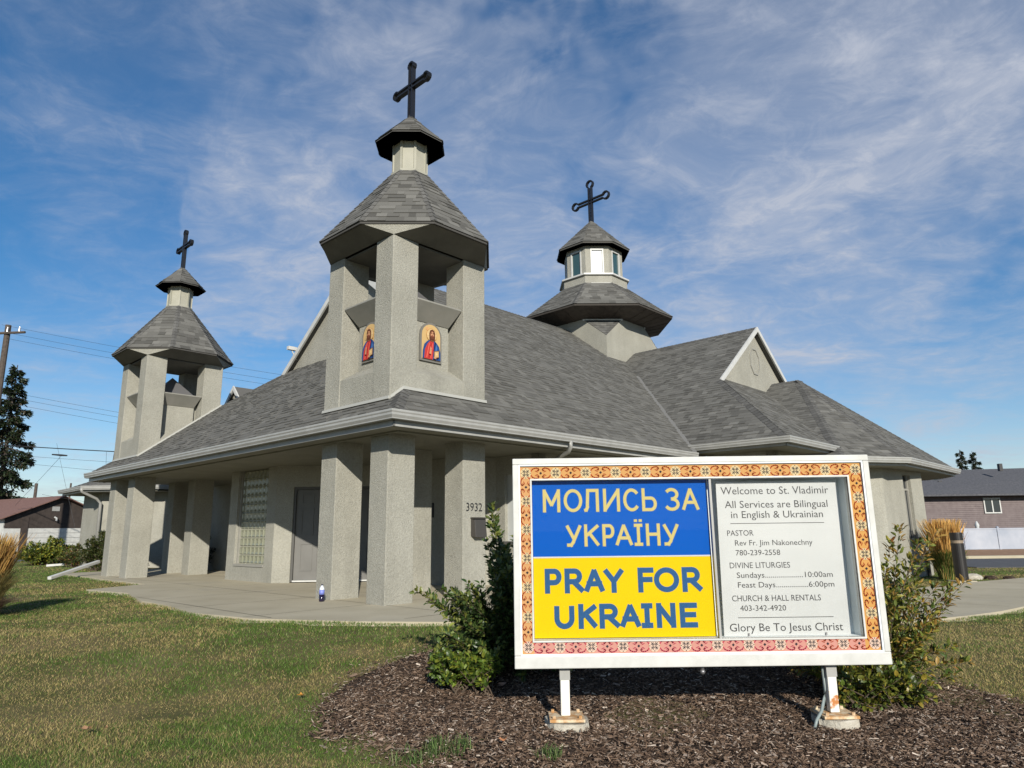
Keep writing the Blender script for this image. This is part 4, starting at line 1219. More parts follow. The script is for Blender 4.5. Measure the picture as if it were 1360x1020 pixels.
# embroidery motifs: a medallion per period, scrolls and a small star between
mot = MB()
YM = YB - .0012
def flat(pts, col, y=0.0): mot.add([(x, YM - y, z) for x, z in pts], [list(range(len(pts)))], col=col)
def strokes(pts, w, col, y=.0004):
    for (x0, z0), (x1, z1) in zip(pts[:-1], pts[1:]):
        d = Vector((x1 - x0, z1 - z0)); L = d.length
        if L < 1e-6: continue
        d /= L; n = Vector((-d.y, d.x)) * w / 2; e = d * w * .35
        flat([(x0 - e.x - n.x, z0 - e.y - n.y), (x1 + e.x - n.x, z1 + e.y - n.y), (x1 + e.x + n.x, z1 + e.y + n.y), (x0 - e.x + n.x, z0 - e.y + n.y)], col, y)
NAVY, CREAM, RED = (.02, .022, .03), (.50, .39, .22), (.30, .040, .012)
PK = (.34, .035, .07)
def medallion(x, z, cream):
    flat([(x + .0445 * math.cos(a), z + .0445 * math.sin(a)) for a in [math.pi / 8 + k * math.pi / 4 for k in range(8)]], (.40, .18, .06), .0001)
    flat([(x + .042 * math.cos(a), z + .042 * math.sin(a)) for a in [math.pi / 8 + k * math.pi / 4 for k in range(8)]], cream, .0002)
    for k in range(4):
        a = math.pi / 4 + k * math.pi / 2
        strokes([(x + .007 * math.cos(a), z + .007 * math.sin(a)), (x + .030 * math.cos(a), z + .030 * math.sin(a))], .0055, NAVY, .0006)
        for s in (-.42, .42):
            strokes([(x + .017 * math.cos(a + s * .6), z + .017 * math.sin(a + s * .6)), (x + .026 * math.cos(a + s), z + .026 * math.sin(a + s))], .0045, NAVY, .0006)
        b = k * math.pi / 2
        for rr in (.012, .033):
            cx_, cz_ = x + rr * math.cos(b), z + rr * math.sin(b); q = .0045
            flat([(cx_ - q, cz_), (cx_, cz_ - q), (cx_ + q, cz_), (cx_, cz_ + q)], NAVY, .0006)
def link(x, z, horiz, red):
    """scrolls around the point midway between two medallions"""
    T = (lambda a, b: (x + a, z + b)) if horiz else (lambda a, b: (x + b, z + a))
    q = .0105
    flat([T(-q, 0), T(0, -q), T(q, 0), T(0, q)], NAVY, .0006)
    for sa in (-1, 1):
        for sb in (-1, 1):
            pts = [(.058, .040), (.047, .036), (.036, .029), (.030, .020), (.024, .013), (.016, .011)]
            strokes([T(sa * a, sb * b) for a, b in [(.072, .014), (.060, .030), (.046, .036), (.030, .038), (.018, .034), (.013, .026), (.018, .019), (.026, .022)]], .0078, red, .0004)
            strokes([T(sa * a, sb * b) for a, b in [(.040, .017), (.030, .012), (.022, .009)]], .005, red, .0004)
mxs = [i0 + .043 + (i1 - i0 - .086) * i / 11 for i in range(12)]
mzs = [j0 + .052 + (j1 - j0 - .098) * i / 6 for i in range(7)]
zt, zb_ = j1 - .052, j0 + .046
mzs = [zb_ + (zt - zb_) * i / 6 for i in range(7)]
for i, x in enumerate(mxs):
    medallion(x, zt, CREAM); medallion(x, zb_, (.52, .38, .30))
for z in mzs[1:-1]:
    medallion(mxs[0], z, CREAM); medallion(mxs[-1], z, CREAM)
for a, b in zip(mxs[:-1], mxs[1:]):
    link((a + b) / 2, zt, True, RED); link((a + b) / 2, zb_, True, PK if (a > .05 and b < 2.2) else RED)
for a, b in zip(mzs[:-1], mzs[1:]):
    link(mxs[0], (a + b) / 2, False, RED); link(mxs[-1], (a + b) / 2, False, RED)
# keep the ornament within its strip (edges touch the frame line)
mo_ = MB(); mo_.v = [(min(max(x, i0 + .001), i1 - .001), y, min(max(z, j0 + .001), j1 - .001)) for x, y, z in mot.v]; mo_.f, mo_.mi, mo_.c = mot.f, mot.mi, mot.c
SP(mo_, 'embroidery_pattern', M['paintcol'], brd, kind='stuff')
# dark stitch line around the border and metal edging round the window
ln = MB()
for x0, x1, z0, z1 in ((i0, i1, j1 - .006, j1 - .003), (i1 - .006, i1 - .003, j0, j1)):
    ln.box((x0, YB - .002, z0), (x1, YB - .0005, z1))
SP(ln, 'stitch_line', M['black'], brd)
wf = MB(); e = .012
bar(wf, OX0 - e, OX1 + e, OZ1, OZ1 + e, SY + .002, SY + .06); bar(wf, OX0 - e, OX1 + e, OZ0 - e, OZ0, SY + .002, SY + .06)
bar(wf, OX0 - e, OX0, OZ0, OZ1, SY + .002, SY + .06); bar(wf, OX1, OX1 + e, OZ0, OZ1, SY + .002, SY + .06)
SP(wf, 'window_frame', M['white'])
inn = MB()
bar(inn, OX0 - e, OX0, OZ0, OZ1, SY + .061, SY + .17); bar(inn, OX1, OX1 + e, OZ0, OZ1, SY + .061, SY + .17)
bar(inn, OX0, OX1, OZ1, OZ1 + e, SY + .061, SY + .17); bar(inn, OX0, OX1, OZ0 - e, OZ0, SY + .061, SY + .17)
SP(inn, 'box_lining', M['boxin'])
dv = MB(); bar(dv, 1.436, 1.452, OZ0, OZ1, SY + .012, SY + .06); SP(dv, 'divider', M['gutter'])
gl = MB(); gl.box((OX0, SY + .018, OZ0), (1.436, SY + .021, OZ1)); SP(gl, 'glass_pane', M['glass'])
gl = MB(); gl.box((1.452, SY + .018, OZ0), (OX1, SY + .021, OZ1)); SP(gl, 'glass_pane', M['glass'])
# banner: blue over yellow
YP = SY + .070
ub = MB(); ub.box((OX0 + .004, YP, .868), (1.434, YP + .006, OZ1 - .004)); bl_o = SP(ub, 'blue_banner', M['blue'])
uy = MB(); uy.box((OX0 + .004, YP, OZ0 + .006), (1.434, YP + .006, .858)); ye_o = SP(uy, 'yellow_banner', M['yellow'])
lw_ = MB(); lw_.box((OX0 + .004, YP - .002, .858), (1.434, YP + .006, .868)); SP(lw_, 'banner_joint', M['paper'])
RX = Matrix(((1, 0, 0, 0), (0, 0, -1, 0), (0, 1, 0, 0), (0, 0, 0, 1)))
def stext(body, m, parent, x0, x1, zbase, cap, y, bold=0.0, name='lettering'):
    mt = Matrix.Translation((x0 - BO[0], y - BO[1], zbase - BO[2])) @ RX
    return text_mesh(body, name, m, parent, mt, cap, x1 - x0, bold=bold)
def join_children(parent, name, first):
    obs = [o for o in parent.children if o.name.split('.')[0] == name and o not in first]
    vs, fs = [], []
    for o in obs:
        b = len(vs); vs += [tuple(o.matrix_local @ v.co) for v in o.data.vertices]; fs += [[b + i for i in p.vertices] for p in o.data.polygons]
    me = bpy.data.meshes.new(name); me.from_pydata(vs, [], fs); me.materials.append(obs[0].data.materials[0])
    for o in obs: bpy.data.objects.remove(o)
    o = bpy.data.objects.new(name, me); COL.objects.link(o); o.parent = parent; return o
# big letters drawn as strokes: glyph = list of polylines in a unit box
def arc(cx, cz, rx, rz, a0, a1, n=12): return [(cx + rx * math.cos(math.radians(a0 + (a1 - a0) * i / n)), cz + rz * math.sin(math.radians(a0 + (a1 - a0) * i / n))) for i in range(n + 1)]
GL = {
 'М': [[(0, 0), (0, 1)], [(0, 1), (.5, .28), (1, 1)], [(1, 1), (1, 0)]],
 'О': [arc(.5, .5, .5, .5, 0, 360, 28)],
 'Л': [[(.0, .0), (.12, .02), (.2, .14), (.27, 1)], [(.27, 1), (1, 1)], [(1, 1), (1, 0)]],
 'И': [[(0, 1), (0, 0)], [(0, 0), (1, 1)], [(1, 1), (1, 0)]],
 'С': [arc(.56, .5, .56, .5, 42, 318, 20)],
 'Ь': [[(0, 1), (0, 0)], [(0, 0), (.5, 0)] + arc(.62, .29, .38, .29, -90, 90, 10) + [(.5, .58), (0, .58)]],
 'З': [arc(.42, .76, .52, .24, 145, -90, 12)[::1], arc(.42, .26, .58, .26, 90, -150, 12)],
 'А': [[(0, 0), (.5, 1), (1, 0)], [(.17, .34), (.83, .34)]],
 'У': [[(0, 1), (.5, .32)], [(1, 1), (.42, .12), (.28, .0), (.08, .0)]],
 'К': [[(0, 1), (0, 0)], [(1, 1), (.04, .48)], [(.3, .62), (1, 0)]],
 'Р': [[(0, 0), (0, 1)], [(0, 1), (.5, 1)] + arc(.6, .71, .40, .29, 90, -90, 10) + [(.5, .42), (0, .42)]],
 'Н': [[(0, 0), (0, 1)], [(1, 0), (1, 1)], [(0, .52), (1, .52)]],
 'Ї': [[(.5, 0), (.5, 1)], [(.08, 1), (.92, 1)], [(.08, 0), (.92, 0)]],
 'I': [[(.5, 0), (.5, 1)], [(.0, 1), (1, 1)], [(.0, 0), (1, 0)]],
 'Y': [[(0, 1), (.5, .45), (1, 1)], [(.5, .45), (.5, 0)]],
 'F': [[(0, 0), (0, 1)], [(0, 1), (1, 1)], [(0, .52), (.88, .52)]],
 'R': [[(0, 0), (0, 1)], [(0, 1), (.45, 1)] + arc(.5, .73, .33, .27, 90, -90, 10) + [(.45, .46), (0, .46)], [(.42, .46), (1, 0)]],
 'U': [[(0, 1), (0, .4)] + arc(.5, .4, .5, .4, 180, 360, 14) + [(1, 1)]],
 'N': [[(0, 0), (0, 1)], [(0, 1), (1, 0)], [(1, 0), (1, 1)]],
 'E': [[(0, 0), (0, 1)], [(0, 1), (1, 1)], [(0, .52), (.9, .52)], [(0, 0), (1, 0)]],
}
GL['A'], GL['K'], GL['P'], GL['O'] = GL['А'], GL['К'], GL['Р'], GL['О']
def glyph(mb, ch, x0, x1, z0, z1, w, y, grow=0.0):
    h = w / 2; X = lambda a: x0 + h + a * (x1 - x0 - w); Zz = lambda b: z0 + h + b * (z1 - z0 - w)
    k = 0
    def quad(p, q, ww, ext):
        nonlocal k
        d = Vector((q[0] - p[0], q[1] - p[1])); L = d.length
        if L < 1e-7: return
        d /= L; n = Vector((-d.y, d.x)) * ww / 2; e = d * ext; yy = y - .00002 * k; k += 1
        mb.add([(p[0] - e.x - n.x, yy, p[1] - e.y - n.y), (q[0] + e.x - n.x, yy, q[1] + e.y - n.y), (q[0] + e.x + n.x, yy, q[1] + e.y + n.y), (p[0] - e.x + n.x, yy, p[1] - e.y + n.y)], [(0, 1, 2, 3)])
    W_ = w + 2 * grow
    for st in GL[ch]:
        P = [(X(a), Zz(b)) for a, b in st]
        closed = (abs(P[0][0] - P[-1][0]) + abs(P[0][1] - P[-1][1])) < 1e-6
        for i in range(len(P) - 1):
            first, last = i == 0 and not closed, i == len(P) - 2 and not closed
            d = Vector((P[i + 1][0] - P[i][0], P[i + 1][1] - P[i][1])); L = d.length
            if L < 1e-7: continue
            curved = len(P) > 4
            quad(P[i], P[i + 1], W_, (W_ * .5 if not curved else W_ * .12) if not (first or last) else ((h if min(abs(d.x), abs(d.y)) / L < .05 else h * .35) + grow if len(P) < 5 else W_ * .12 + grow))
    if ch == 'Ї':
        for cx_ in (.12, .88):
            c0 = X(cx_); zt0 = z1 + w * .75; g = h + grow
            mb.add([(c0 - g, y, zt0 - grow), (c0 + g, y, zt0 - grow), (c0 + g, y, zt0 + w * .8 + grow), (c0 - g, y, zt0 + w * .8 + grow)], [(0, 1, 2, 3)])
WORDS = (('lettering', bl_o, M['lett_y'], 1.186, 1.351, .0205, (('М', .218, .344), ('О', .372, .507), ('Л', .515, .630), ('И', .664, .785), ('С', .812, .925), ('Ь', .950, 1.057), ('З', 1.126, 1.225), ('А', 1.243, 1.370))),
         ('lettering', bl_o, M['lett_y'], .938, 1.094, .0205, (('У', .381, .496), ('К', .516, .625), ('Р', .649, .735), ('А', .742, .868), ('Ї', .878, .945), ('Н', .968, 1.069), ('У', 1.092, 1.208))),
         ('lettering', ye_o, M['lett_b'], .612, .782, .0335, (('P', .221, .339), ('R', .364, .506), ('A', .503, .650), ('Y', .643, .792), ('F', .893, 1.005), ('O', 1.009, 1.187), ('R', 1.212, 1.358))),
         ('lettering', ye_o, M['lett_b'], .368, .535, .0335, (('U', .284, .424), ('K', .456, .590), ('R', .606, .755), ('A', .751, .900), ('I', .906, .984), ('N', 1.014, 1.148), ('E', 1.181, 1.303))))
for nm, par, m_, z0_, z1_, w_, gl_ in WORDS:
    for ch, xa, xb in gl_:
        a = MB(); glyph(a, ch, xa, xb, z0_, z1_, w_, YP - .0008, .0028)
        oo = SP(a, 'letter', M['lett_yedge'], par)
        a = MB(); glyph(a, ch, xa, xb, z0_, z1_, w_, YP - .0022)
        SP(a, 'letter_face', m_, par)
# the white notice
YN = SY + .085
nt_ = MB(); nt_.hull2([(1.49, YN, .302), (2.392, YN, .302), (2.398, YN, 1.392), (1.508, YN, 1.392)], [(1.49, YN + .006, .302), (2.392, YN + .006, .302), (2.398, YN + .006, 1.392), (1.508, YN + .006, 1.392)])
nto = SP(nt_, 'notice_sheet', M['paper'])
def PX(px, py):   # point of the notice plane seen at a pixel (used once, while the lines were measured)
    return None
KS = YN / SY
LN_ = [('Welcome to St. Vladimir', 1.541, 2.340, 1.300, .054, .03), ('All Services are Bilingual', 1.564, 2.324, 1.201, .051, .03), ('in English & Ukrainian', 1.605, 2.282, 1.127, .050, .03),
       ('PASTOR', 1.567, 1.76, 1.0, .039, .05), ('Rev Fr. Jim Nakonechny', 1.617, 2.184, .930, .038, -.006), ('780-239-2558', 1.617, 1.941, .860, .038, -.006),
       ('DIVINE LITURGIES', 1.568, 2.006, .770, .040, .05), ('Sundays....................10:00am', 1.612, 2.307, .702, .038, -.006), ('Feast Days.................6:00pm', 1.615, 2.311, .634, .038, -.006),
       ('CHURCH & HALL RENTALS', 1.567, 2.206, .540, .040, .05), ('403-342-4920', 1.618, 1.948, .473, .038, -.006), ('Glory Be To Jesus Christ', 1.535, 2.343, .334, .053, .04)]
KS = 1.0
for body, x0, x1, z, cap, bold in LN_:
    b_ = max(bold, .012) * .040
    if b_ > 0:
        had = [o for o in nto.children]
        for dx_ in (-b_, b_): stext(body, M['black'], nto, x0 * KS + dx_, x1 * KS + dx_, ZC + (z - ZC) * KS, cap * KS, YN - .0012 - abs(dx_ + b_) * .1, 0.0)
        join_children(nto, 'lettering', had)
    else: stext(body, M['black'], nto, x0 * KS, x1 * KS, ZC + (z - ZC) * KS, cap * KS, YN - .0012, bold)
rl = MB()
rl.box((1.594, YN - .0014, 1.086), (2.284, YN - .0006, 1.090)); rl.box((1.597, YN - .0014, .425), (2.281, YN - .0006, .429))
SP(rl, 'ruled_line', M['black'], nto)
clp = MB()
for x in (1.665, 2.215): clp.box((x - .005, YN - .012, .296), (x + .005, YN + .004, .322))
SP(clp, 'clip', M['metal_cap'], nto)
# posts with base plates on concrete footings
for x in (.345, 2.215):
    gzp = -.30
    p = MB(); p.box((x - .032, SY + .06, gzp + .095), (x + .032, SY + .124, Z0 + .02))
    po = SP(p, 'post', M['rusty'] if x > 1 else M['rusty_l'] if 'rusty_l' in M else M['white'], bevel=.006)
    s = MB(); s.box((x - .036, SY + .056, Z0 - .085), (x + .036, SY + .128, Z0 - .001)); SP(s, 'sleeve', M['gutter'], po)
    q = MB(); q.box((x - .115, SY - .03, gzp + .075), (x + .125, SY + .21, gzp + .093)); SP(q, 'base_plate', M['rust'], po)
    bb = MB()
    for dx_, dy_ in ((-.085, 0), (.095, 0), (-.085, .18), (.095, .18)): bb.tube([(x + dx_, SY + dy_, gzp + .09), (x + dx_, SY + dy_, gzp + .112)], .012, 6)
    SP(bb, 'bolts', M['rust'], po, kind='stuff')
    R = random.Random(int(x * 100)); f = MB(); ring = []
    n = 14
    for k in range(n):
        a = 2 * math.pi * k / n; r = .165 * (1 / max(abs(math.cos(a)), abs(math.sin(a)))) ** .6 * R.uniform(.88, 1.08); ring.append((x + .01 + r * math.cos(a), SY + .09 + r * math.sin(a)))
    top = [(x + .01 + (a - x - .01) * .9, SY + .09 + (b - SY - .09) * .9) for a, b in ring]
    f.hull2([(a, b, gzp - .08) for a, b in ring], [(a, b, gzp + .070 + R.uniform(-.012, .004)) for a, b in top])
    SP(f, 'footing', M['footing'])
# short conduit by the right post and a sprinkler bulb under the frame
cd = MB(); cd.tube([(2.172, SY + .10, .10), (2.172, SY + .10, -.06), (2.16, SY + .09, -.12), (2.11, SY + .04, -.19), (2.05, SY - .01, -.235), (2.02, SY - .03, -.29)], .011, 8)
SP(cd, 'conduit', mat('grey_green_conduit', (.20, .24, .235), .5), smooth=True)
bl = MB(); bl.tube([(1.31, SY + .05, .116), (1.31, SY + .05, .09)], .013, 10); bl.tube([(1.31, SY + .05, .09), (1.31, SY + .05, .075), (1.31, SY + .05, .058)], [.013, .020, .010], 10)
SP(bl, 'lamp_bulb', M['metal_cap'], smooth=True)

# ------------------------------------------------------------------ vegetation
def rand_dirs(n):
    v = RNG.normal(size=(n, 3)); return v / np.linalg.norm(v, axis=1)[:, None]
def leaves_mesh(name, P, D, size, cols, parent=None, off=(0, 0, 0), droop=.3, width=.42, **kw):
    """P (n,3) leaf bases, D (n,3) directions; each leaf is a folded six-point blade (4 quads worth as 2 quads + tips)"""
    n = len(P); s = size if np.ndim(size) else np.full(n, size)
    s = s[:, None]
    D = D / np.linalg.norm(D, axis=1)[:, None]
    up = np.array([0, 0, 1.]) + RNG.normal(size=(n, 3)) * .45
    S = np.cross(D, up); S /= np.linalg.norm(S, axis=1)[:, None] + 1e-9
    U = np.cross(S, D)
    w = width * s
    b = P; m1 = P + D * s * .33 + U * s * .06; m2 = P + D * s * .70 + U * s * .02; t = P + D * s - U * s * droop * .25
    V = np.stack([b, m1 + S * w * .5 + U * s * .07, m2 + S * w * .42 + U * s * .04, t, m2 - S * w * .42 + U * s * .04, m1 - S * w * .5 + U * s * .07, m1, m2], 1).reshape(-1, 3)
    i = np.arange(n)[:, None, None] * 8
    F = (i + np.array([[0, 1, 6, 6], [1, 2, 7, 6], [2, 3, 7, 7], [0, 6, 5, 5], [6, 7, 4, 5], [7, 3, 4, 4]])[None])
    tri = np.array([[0, 1, 6], [1, 2, 7], [1, 7, 6], [2, 3, 7], [0, 6, 5], [6, 7, 4], [6, 4, 5], [7, 3, 4]])
    F = (i + tri[None]).reshape(-1, 3)
    C = np.repeat(cols, 8, 0)
    return np_mesh(name, V, F, C, M['leaf'], parent, off=off, **kw)

def pick_cols(n, palette, weights, jit=.18):
    pal = np.array(palette); w = np.array(weights, float); w /= w.sum()
    c = pal[RNG.choice(len(pal), n, p=w)]
    return np.clip(c * (1 + RNG.normal(size=(n, 1)) * jit), .004, 1)

def shrub(name, base, tips, leaf, palette, weights, label, cat, group=None, per=60, twig=.006, spread=.10, start=.12, tipcol=None, tipamt=.25, width=.42, sub=3):
    """stems grow from the base to the given tips (world points); leaves sit along stems and side twigs"""
    e = empty(name, base, 0, label, cat, group)
    st = MB(); Ps, Ds, Hs = [], [], []
    B = np.array(base)
    for tp in tips:
        T = np.array(tp); b = B + np.array([random.uniform(-1, 1) * spread, random.uniform(-1, 1) * spread, .0])
        mid = b * .45 + T * .55 + np.array([random.uniform(-.06, .06), random.uniform(-.06, .06), random.uniform(.0, .10)]) * np.linalg.norm(T - b)
        pts = [(1 - t) ** 2 * b + 2 * t * (1 - t) * mid + t * t * T for t in np.linspace(0, 1, 6)]
        L = np.linalg.norm(T - b)
        st.tube([tuple(p) for p in pts], [twig * (1 - .75 * i / 5) for i in range(6)], 4, caps=False)
        n = max(6, int(per * L))
        t = start + (1 - start) * RNG.random(n) ** .8
        P = ((1 - t) ** 2)[:, None] * b + (2 * t * (1 - t))[:, None] * mid + (t * t)[:, None] * T
        tan = (T - mid) / (np.linalg.norm(T - mid) + 1e-9)
        # side twigs
        side = rand_dirs(n); side = side - (side @ tan)[:, None] * tan * .6
        r = RNG.random(n)[:, None] * .10 * L * (1 - t * .75)[:, None]
        P = P + side * r
        D = side * .9 + tan * .55 + np.array([0, 0, .15])
        Ps.append(P); Ds.append(D); Hs.append(t)
    P, D, Hh = np.concatenate(Ps), np.concatenate(Ds), np.concatenate(Hs)
    ok = P[:, 2] > gz(P[:, 0], P[:, 1]) + .01
    P, D, Hh = P[ok], D[ok], Hh[ok]
    C = pick_cols(len(P), palette, weights)
    if tipcol is not None:
        k = (Hh > .80) & (RNG.random(len(P)) < tipamt); C[k] = np.array(tipcol) * (1 + RNG.normal(size=(k.sum(), 1)) * .15)
    sz = leaf * RNG.uniform(.6, 1.25, len(P))
    st.build('stems', M['twig'], e, base, kind='stuff')
    leaves_mesh('leaves', P, D, sz, np.clip(C, .004, 1), e, base, width=width)
    return e

def poly_tips(poly, n, depth, seed=0):
    """random world points whose outline, seen from the front, fills a rough shape (x, z at distance d)"""
    R = random.Random(seed); xs = [p[0] for p in poly]; zs = [p[1] for p in poly]; out = []
    while len(out) < n:
        x, z = R.uniform(min(xs), max(xs)), R.uniform(min(zs), max(zs))
        if inpoly(np.array([x]), np.array([z]), poly)[0]: out.append((x, R.uniform(*depth), z))
    return out

GR = [(.028, .058, .014), (.050, .090, .022), (.080, .125, .035), (.14, .18, .05)]
# tall shrub left of the board
sh = [(-.10, 1.0), (.05, .85), (.42, .95), (.55, .4), (.55, -.15), (-.25, -.15), (-.58, .10), (-.62, .35), (-.50, .62), (-.30, .70), (-.22, .85)]
tips = poly_tips(sh, 250, (6.2, 7.15), 3)
tips += [(random.uniform(-.75, -.25), random.uniform(6.3, 6.7), random.uniform(-.05, .55)) for _ in range(22)]
tips += [(-.20, 6.6, 1.30), (-.21, 6.62, 1.12), (-.14, 6.6, 1.0), (-.26, 6.62, .98), (-.92, 6.5, .55), (-.80, 6.55, .50), (-.74, 6.5, .44), (-.62, 6.5, .52), (-.20, 6.7, 1.18), (-.55, 6.4, .28), (-.66, 6.45, .18), (.02, 6.8, 1.02), (.12, 6.9, .9)]
shrub('shrub', (-.02, 6.75, gzs(0, 6.75)), tips, .056, GR, (2.5, 4, 3.5, 1.3), 'tall dark green leafy shrub rising behind the left edge of the notice board', 'shrub', per=95, width=.52, tipcol=(.17, .19, .04), tipamt=.4)
# low yellow-green growth at its foot
tips = [(random.uniform(-.72, -.12), random.uniform(5.95, 6.4), random.uniform(-.14, .06)) for _ in range(70)]
shrub('low_shrub', (-.38, 6.2, gzs(-.38, 6.2)), tips, .048, [(.08, .13, .02), (.13, .18, .025), (.20, .22, .03), (.045, .08, .015)], (3, 3, 1.5, 2), 'low yellow-green seedling growth in the mulch at the foot of the tall shrub', 'shrub', per=110, spread=.2, start=.35, width=.6)
# shrub right of the board, turning to autumn colour
AU = [(.06, .10, .02), (.14, .17, .03), (.28, .26, .045), (.36, .24, .045), (.24, .10, .03), (.12, .08, .03)]
base = (2.95, 6.05, gzs(2.95, 6.05))
tips = [(random.uniform(2.2, 3.35), random.uniform(5.7, 6.7), random.uniform(-.15, .80)) for _ in range(180)]
tips += [(random.uniform(3.1, 3.6), random.uniform(5.8, 6.2), random.uniform(-.1, .55)) for _ in range(16)]
tips += [(3.60, 6.0, 1.02), (3.52, 6.05, .90), (3.38, 6.0, .80), (3.74, 5.95, .60), (3.66, 6.0, .55), (3.55, 6.0, .58), (3.62, 6.0, .42), (3.50, 6.1, .72), (3.42, 5.95, .96), (3.22, 6.05, .92), (3.28, 6.0, 1.05), (3.48, 5.9, .3), (3.55, 5.9, .1), (3.45, 5.8, 0.0), (3.5, 5.8, -.1)]
shrub('shrub', base, tips, .062, AU, (3.2, 4.2, 3.2, .8, .15, .5), 'straggly shrub turning orange and yellow behind the right edge of the notice board', 'shrub', per=85, tipcol=(.32, .20, .05), tipamt=.35, width=.36)
tips = [(random.uniform(2.35, 3.1), random.uniform(5.35, 5.85), random.uniform(-.22, .02)) for _ in range(75)]
shrub('low_shrub', (2.7, 5.65, gzs(2.7, 5.65)), tips, .05, [(.08, .12, .02), (.16, .17, .025), (.26, .20, .03), (.05, .07, .015)], (3, 3, 1.2, 2), 'low green and yellow shoots in the mulch behind the right post of the notice board', 'shrub', per=95, spread=.22, start=.3, width=.55)

# ornamental grass clumps
def reed(base, h, r, n, label, group=None, stalk=((.50, .31, .10), (.58, .36, .13), (.40, .24, .09)), blade=((.10, .14, .03), (.16, .17, .04), (.22, .16, .07)), bladeh=.55, lean=.22, w=.012, fall=None):
    e = empty('ornamental_grass', base, 0, label, 'ornamental grass', group)
    def strands(n, hh, lean, w, pal, tipw, curve, name, seg=5):
        a = RNG.random(n) * 2 * np.pi; rr = np.sqrt(RNG.random(n)) * r * .45
        x0 = np.stack([np.cos(a) * rr, np.sin(a) * rr, np.zeros(n)], 1)
        a2 = a + RNG.normal(size=n) * .6; H_ = hh * RNG.uniform(.72, 1.06, n); Ln = np.abs(RNG.normal(size=n)) * lean * H_ + rr * .6
        V = []; t = np.linspace(0, 1, seg)
        side = np.stack([-np.sin(a2 + RNG.normal(size=n) * .8), np.cos(a2 + RNG.normal(size=n) * .8), np.zeros(n)], 1)
        for k, tt in enumerate(t):
            c = x0 + np.stack([np.cos(a2) * Ln * tt ** 1.8, np.sin(a2) * Ln * tt ** 1.8, H_ * (tt - curve * tt ** 3)], 1)
            ww = (w * (1 - .5 * tt) if tipw is None else (w * .35 if tt < .62 else w * (1.0 if tt < .9 else .3) * tipw))
            V += [c - side * ww / 2, c + side * ww / 2]
        V = np.stack(V, 1).reshape(-1, 3) + np.array(base); m = seg * 2
        q = np.array([[2 * k, 2 * k + 1, 2 * k + 3, 2 * k + 2] for k in range(seg - 1)])
        F = (np.arange(n)[:, None, None] * m + q[None]).reshape(-1, 4)
        C = np.repeat(pick_cols(n, pal, [1] * len(pal)), m, 0)
        np_mesh(name, V, F, C, M['grass'], e, off=base)
    strands(n, h, lean, w, stalk, 1.3, .04, 'plumes', 7)
    strands(int(n * 1.6), h * bladeh, lean * 1.7, w * .8, blade, None, .12, 'blades')
    if fall: strands(int(n * .8), h * .36, .9, w * .8, fall, None, .35, 'dead_blades')
reed((10.85, 17.9, gzs(10.85, 17.9) - .02), 1.50, .46, 1500, 'tall golden feather grass clump behind the dark bollard', stalk=((.60, .35, .10), (.68, .42, .14), (.50, .30, .10)), blade=((.06, .11, .02), (.10, .15, .03), (.30, .24, .08)), bladeh=.55, lean=.10, w=.016)
reed((-7.5, 10.1, gzs(-7.5, 10.1)), 1.14, .44, 1500, 'golden ornamental grass clump with dead brown skirt at the left edge of the lawn', stalk=((.42, .25, .075), (.48, .30, .09), (.32, .18, .06)), blade=((.20, .17, .06), (.26, .20, .08), (.14, .13, .04)), fall=((.16, .10, .07), (.22, .14, .10), (.10, .065, .045)), bladeh=.62, lean=.11, w=.0085)

# bushes on the left
YG = [(.045, .075, .016), (.09, .13, .022), (.20, .22, .03), (.34, .28, .04)]
def round_bush(c, rx, ry, h, leaf, pal, w, label, n=70, per=60, cat='bush'):
    tips = []
    for k in range(n):
        a = random.uniform(0, 2 * math.pi); q = math.sqrt(random.random())
        tips.append((c[0] + rx * q * math.cos(a), c[1] + ry * q * math.sin(a), c[2] + h * (1 - .55 * q * q) * random.uniform(.55, 1.08)))
    return shrub('bush', c, tips, leaf, pal, w, label, cat, per=per, spread=rx * .35, twig=.012)
round_bush((-18.6, 28.2, -.03), 1.15, .9, 1.05, .11, YG, (2.4, 3, 2.4, .9), 'yellow-green broad-leaved bush in front of the white garage', 150, 85)
round_bush((-16.0, 26.2, -.03), .9, .8, .82, .09, [(.04, .06, .014), (.08, .10, .02), (.16, .14, .04), (.20, .09, .04)], (3, 3, 1.5, 1), 'sparse green and russet bush in front of the garage door', 95, 60)
round_bush((-13.1, 22.9, -.03), 1.0, .8, 1.25, .07, [(.035, .050, .014), (.060, .078, .020), (.12, .11, .035)], (3, 3, 1.4), 'dark green dense bush beside the left corner column of the church', 190, 150)
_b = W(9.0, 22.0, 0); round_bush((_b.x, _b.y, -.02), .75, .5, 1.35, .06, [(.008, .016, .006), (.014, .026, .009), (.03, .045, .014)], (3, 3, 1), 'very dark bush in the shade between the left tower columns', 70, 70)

# white drain extensions lying on the lawn
def drain(a, b, label):
    m = MB(); A, B = Vector(a), Vector(b); d = (B - A).normalized(); s = d.cross(Vector((0, 0, 1))).normalized() * .055; u = s.cross(d).normalized() * .04
    m.hull2([A - s - u, A + s - u, A + s + u, A - s + u], [B - s - u, B + s - u, B + s + u, B - s + u])
    k = MB()
    return m.build('drain_extension', M['white'], None, tuple(A), label, 'downspout extension', 'white downspout extensions on the lawn', bevel=.01)
drain((-11.95, 18.35, .02), (-11.75, 20.1, .36), 'long white downspout extension leaning down onto the grass beside the left column')
drain((-17.2, 26.2, .03), (-15.2, 26.3, .16), 'short white downspout extension lying under the russet bush by the garage')

